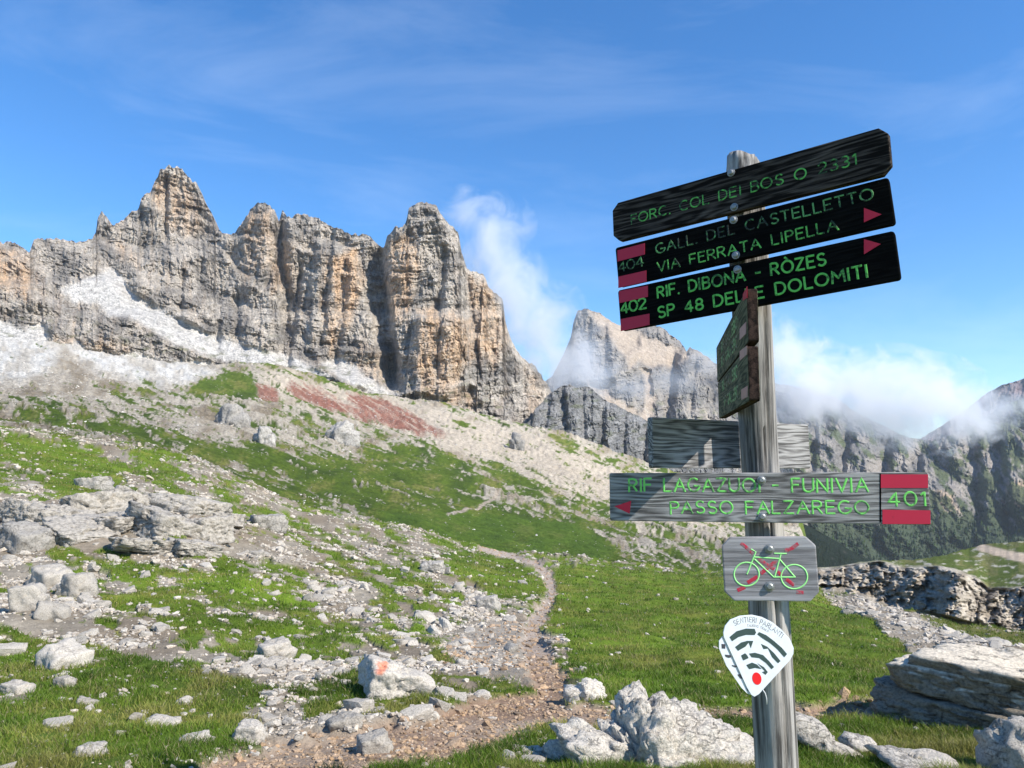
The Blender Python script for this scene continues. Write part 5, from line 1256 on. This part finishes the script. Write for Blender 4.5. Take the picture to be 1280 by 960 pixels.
def arc_text(bd, t, base, cap, w, mat):
    p = np.array([bd.loc(*zs(*q)) for q in base]); dd = np.concatenate([[0], np.cumsum(np.linalg.norm(np.diff(p, axis=0), axis=1))])
    gap = .26; k = dd[-1] / text_len(t, gap); V_, F_ = [], []; x = 0
    at = lambda s_: np.array([np.interp(s_, dd, p[:, 0]), np.interp(s_, dd, p[:, 1])])
    for c in t:
        m_ = (x + GL[c][0] / 2) * k; tg = at(m_ + .004) - at(m_ - .004); tg /= np.linalg.norm(tg); nn = np.array([-tg[1], tg[0]]); o_ = at(m_)
        for st in GL[c][1]: sweep(V_, F_, [o_ + tg * (a - GL[c][0] / 2) * k + nn * b * cap for a, b in st], w, .0006)
        x += GL[c][0] + gap
    return mesh('lettering', V_, F_, mat, bd.o)
arc_text(B7, 'SENTIERI PARLANTI', [(228, 178), (290, 150), (370, 138), (450, 150), (530, 182), (610, 232), (690, 300)], .0155, .0021, M_ink)
arc_text(B7, 'TALKING TRAILS', [(352, 188), (420, 186), (490, 205), (560, 242)], .0068, .0012, M_ink)
for nm, pl in (('pictogram', [(102, 362), (136, 364), (138, 408), (105, 405)]), ('pictogram', [(135, 468), (190, 474), (200, 494), (172, 500), (143, 488)]), ('pictogram', [(205, 572), (252, 582), (256, 590), (238, 596), (212, 584)]),
               ('pictogram', [(262, 668), (288, 664), (312, 690), (306, 697), (318, 714), (288, 706)]), ('pictogram', [(350, 788), (392, 798), (378, 815), (380, 836), (358, 828)])):
    prism(nm, [B7.loc(*zs(*p)) for p in pl], .0032, .005, M_dot if pl[0] == (130, 452) else M_ink, edge)
wv_ = []; wf_ = []; sweep(wv_, wf_, [B7.loc(*zs(*p)) for p in ((505, 815), (530, 850), (545, 900), (548, 960))], .0035, .002); mesh('wire', wv_, wf_, M_wire, B7.o, True)
# ------------------------------------------------------------------ far woods
def woods(name, n, wfun, label, hm, hs):
    U, V, X, Yw, Z = REL['valley_flank']
    w = np.clip(wfun(U, V), 0, None); pw = w.ravel() / w.sum(); idx = rs.choice(len(pw), n, p=pw)
    x, y, z = (a.ravel()[idx] for a in (X, Yw, Z)); x = x + rs.normal(size=n) * 3
    h = hm * np.exp(rs.normal(size=n) * hs); k = 7
    ths = np.arange(k) * 2 * np.pi / k
    V_, C_ = [], []
    prof = [(.02, -.05), (.26, .12), (.13, .36), (.19, .40), (.08, .66), (.12, .70), (.0, 1.0)]
    ring = np.stack([np.stack([np.cos(ths + i * .4) * r * (1 + .25 * np.cos(ths * 3 + i)), np.sin(ths + i * .4) * r * (1 + .25 * np.cos(ths * 3 + i)), np.full(k, q)], 1) for i, (r, q) in enumerate(prof)])
    m = ring.reshape(-1, 3); p = m[None] * h[:, None, None] + np.stack([x, y, z], 1)[:, None]
    f = np.array([(i * k + a, i * k + (a + 1) % k, (i + 1) * k + (a + 1) % k, (i + 1) * k + a) for i in range(len(prof) - 1) for a in range(k)])
    F_ = (f[None] + (np.arange(n) * len(m))[:, None, None]).reshape(-1, 4)
    c = np.array([.022, .042, .017])[None] * (.7 + .7 * rs.random(n))[:, None]; lt = rs.random(n) < .15; c[lt] = c[lt] * np.array([2.2, 1.9, 1.3])
    return stuff(put(name, p.reshape(-1, 3), F_, 4, M_hills, col=np.repeat(c, len(m), 0), smooth=False), label, 'forest')
woods('conifer_forest', 3800, lambda U, V: sstep(590, 690, V) * sstep(770, 740, V) * sstep(-.1, .25, fbm((U - .5 * V) / 16, V / 22, 210.0, 4) + .35 * sstep(640, 690, V)), 'dark conifer forest on the lower flank of the valley', 13.0, .3)

# ------------------------------------------------------------------ clouds: real volumes among the peaks
def cloud(name, label, lobes, dens, nscale, erode, seed, step=.5, soft=.55, thick=1.0, stretch=(1, 1, 1)):
    """lobes: (u, v, distance, radius in photo pixels, flattening)."""
    L_ = []
    for u, v, Yd, r, fl in lobes:
        c = Pv(u, v, Yd); L_.append((c, r * Yd / F, fl))
    cen = sum((c for c, _, _ in L_), Vector()) / len(L_)
    bm = bmesh.new()
    for c, r, fl in L_:
        bmesh.ops.create_icosphere(bm, subdivisions=3, radius=1.0, matrix=Matrix.Translation(c - cen) @ Matrix.Diagonal((r * 1.12, r * 1.12 * thick, r * 1.12 * fl, 1)))
    me = bpy.data.meshes.new(name); bm.to_mesh(me); bm.free()
    o = bpy.data.objects.new(name, me); COL.objects.link(o); o.location = cen
    rm = o.modifiers.new('remesh', 'REMESH'); rm.mode = 'VOXEL'; rm.voxel_size = min(r for _, r, _ in L_) * .22
    dg = bpy.context.evaluated_depsgraph_get(); me2 = bpy.data.meshes.new_from_object(o.evaluated_get(dg)); o.modifiers.clear(); o.data = me2; me2.name = name
    m = bpy.data.materials.new(name); m.use_nodes = True; nt = m.node_tree; nt.nodes.clear(); L = nt.links.new
    out = nt.nodes.new('ShaderNodeOutputMaterial'); pv = N(nt, 'ShaderNodeVolumePrincipled', ins={'Color': (.985, .99, 1.0, 1), 'Anisotropy': .25})
    L(pv.outputs[0], out.inputs['Volume'])
    tcn = N(nt, 'ShaderNodeTexCoord'); acc = None
    for c, r, fl in L_:
        q = c - cen
        s = N(nt, 'ShaderNodeVectorMath', operation='SUBTRACT'); s.inputs[1].default_value = q; L(tcn.outputs['Object'], s.inputs[0])
        d = N(nt, 'ShaderNodeVectorMath', operation='DIVIDE'); d.inputs[1].default_value = (r, r * thick, r * fl); L(s.outputs[0], d.inputs[0])
        ln = N(nt, 'ShaderNodeVectorMath', operation='LENGTH'); L(d.outputs[0], ln.inputs[0])
        a = N(nt, 'ShaderNodeMath', operation='SUBTRACT', ins={0: 1.0}); L(ln.outputs['Value'], a.inputs[1])
        if acc is None: acc = a.outputs[0]
        else:
            mm = N(nt, 'ShaderNodeMath', operation='SMOOTH_MAX', ins={2: .25}); L(acc, mm.inputs[0]); L(a.outputs[0], mm.inputs[1]); acc = mm.outputs[0]
    mpn = N(nt, 'ShaderNodeMapping', ins={'Location': (seed, seed * 2, 0), 'Scale': tuple(s / nscale for s in stretch)}); L(tcn.outputs['Object'], mpn.inputs[0])
    nz = N(nt, 'ShaderNodeTexNoise', ins={'Scale': 1.0, 'Detail': 8.0, 'Roughness': .66, 'Distortion': .9}); L(mpn.outputs[0], nz.inputs['Vector'])
    e = N(nt, 'ShaderNodeMath', operation='MULTIPLY_ADD', ins={1: erode * 2.6, 2: -erode * 1.3}); L(nz.outputs[0], e.inputs[0])
    sm = N(nt, 'ShaderNodeMath', operation='ADD'); L(acc, sm.inputs[0]); L(e.outputs[0], sm.inputs[1])
    mr = N(nt, 'ShaderNodeMapRange', interpolation_type='SMOOTHSTEP', ins={'From Min': .0, 'From Max': soft, 'To Min': 0.0, 'To Max': dens}); L(sm.outputs[0], mr.inputs[0])
    L(mr.outputs[0], pv.inputs['Density'])
    m.cycles.volume_step_rate = step
    me2.materials.clear(); me2.materials.append(m)
    return tag(o, label, 'cloud')
cloud('cloud', 'tall white cloud rising behind the right edge of the highest tower',
      [(585, 268, 1560, 40, .9), (622, 282, 1560, 48, .9), (612, 322, 1560, 56, 1), (640, 365, 1560, 62, 1), (672, 410, 1560, 66, 1), (705, 452, 1560, 58, .9), (660, 455, 1560, 50, .9), (728, 440, 1560, 50, .8), (745, 475, 1560, 46, .7), (700, 490, 1560, 40, .7)], .013, 80, 1.4, 3.0, soft=.95)
cloud('mist_wisp', 'thin wisps of mist drifting across the pale peak behind the boards',
      [(740, 465, 1700, 42, .6), (790, 485, 1700, 44, .55), (840, 475, 1700, 44, .6), (880, 455, 1700, 36, .6)], .005, 60, 1.1, 11.0, soft=.8)
cloud('cloud_bank', 'long white cloud bank lying across the far ridge right of the post',
      [(970, 448, 2850, 66, .8), (1005, 490, 2850, 72, .8), (1055, 492, 2850, 78, .75), (1105, 498, 2850, 82, .8), (1155, 508, 2850, 80, .78), (1205, 514, 2850, 66, .7), (1250, 512, 2850, 46, .5), (1300, 505, 2850, 40, .5)], .0115, 115, 1.5, 23.0, soft=.95)

# ------------------------------------------------------------------ air
hz = bmesh.new(); bmesh.ops.create_cube(hz, size=1.0); hm_ = bpy.data.meshes.new('haze')
for v in hz.verts: v.co = Vector((v.co.x * 25000, v.co.y * 22500 + 1500, -620 + (v.co.z + .5) * 1460))
hz.to_mesh(hm_); hz.free()
mh = bpy.data.materials.new('haze'); mh.use_nodes = True; mh.node_tree.nodes.clear()
ho = mh.node_tree.nodes.new('ShaderNodeOutputMaterial'); hv = N(mh.node_tree, 'ShaderNodeVolumePrincipled', ins={'Color': (.80, .88, 1.0, 1), 'Density': .00002, 'Anisotropy': .1})
mh.node_tree.links.new(hv.outputs[0], ho.inputs['Volume']); hm_.materials.append(mh)
ho_ = bpy.data.objects.new('haze', hm_); COL.objects.link(ho_); stuff(ho_)
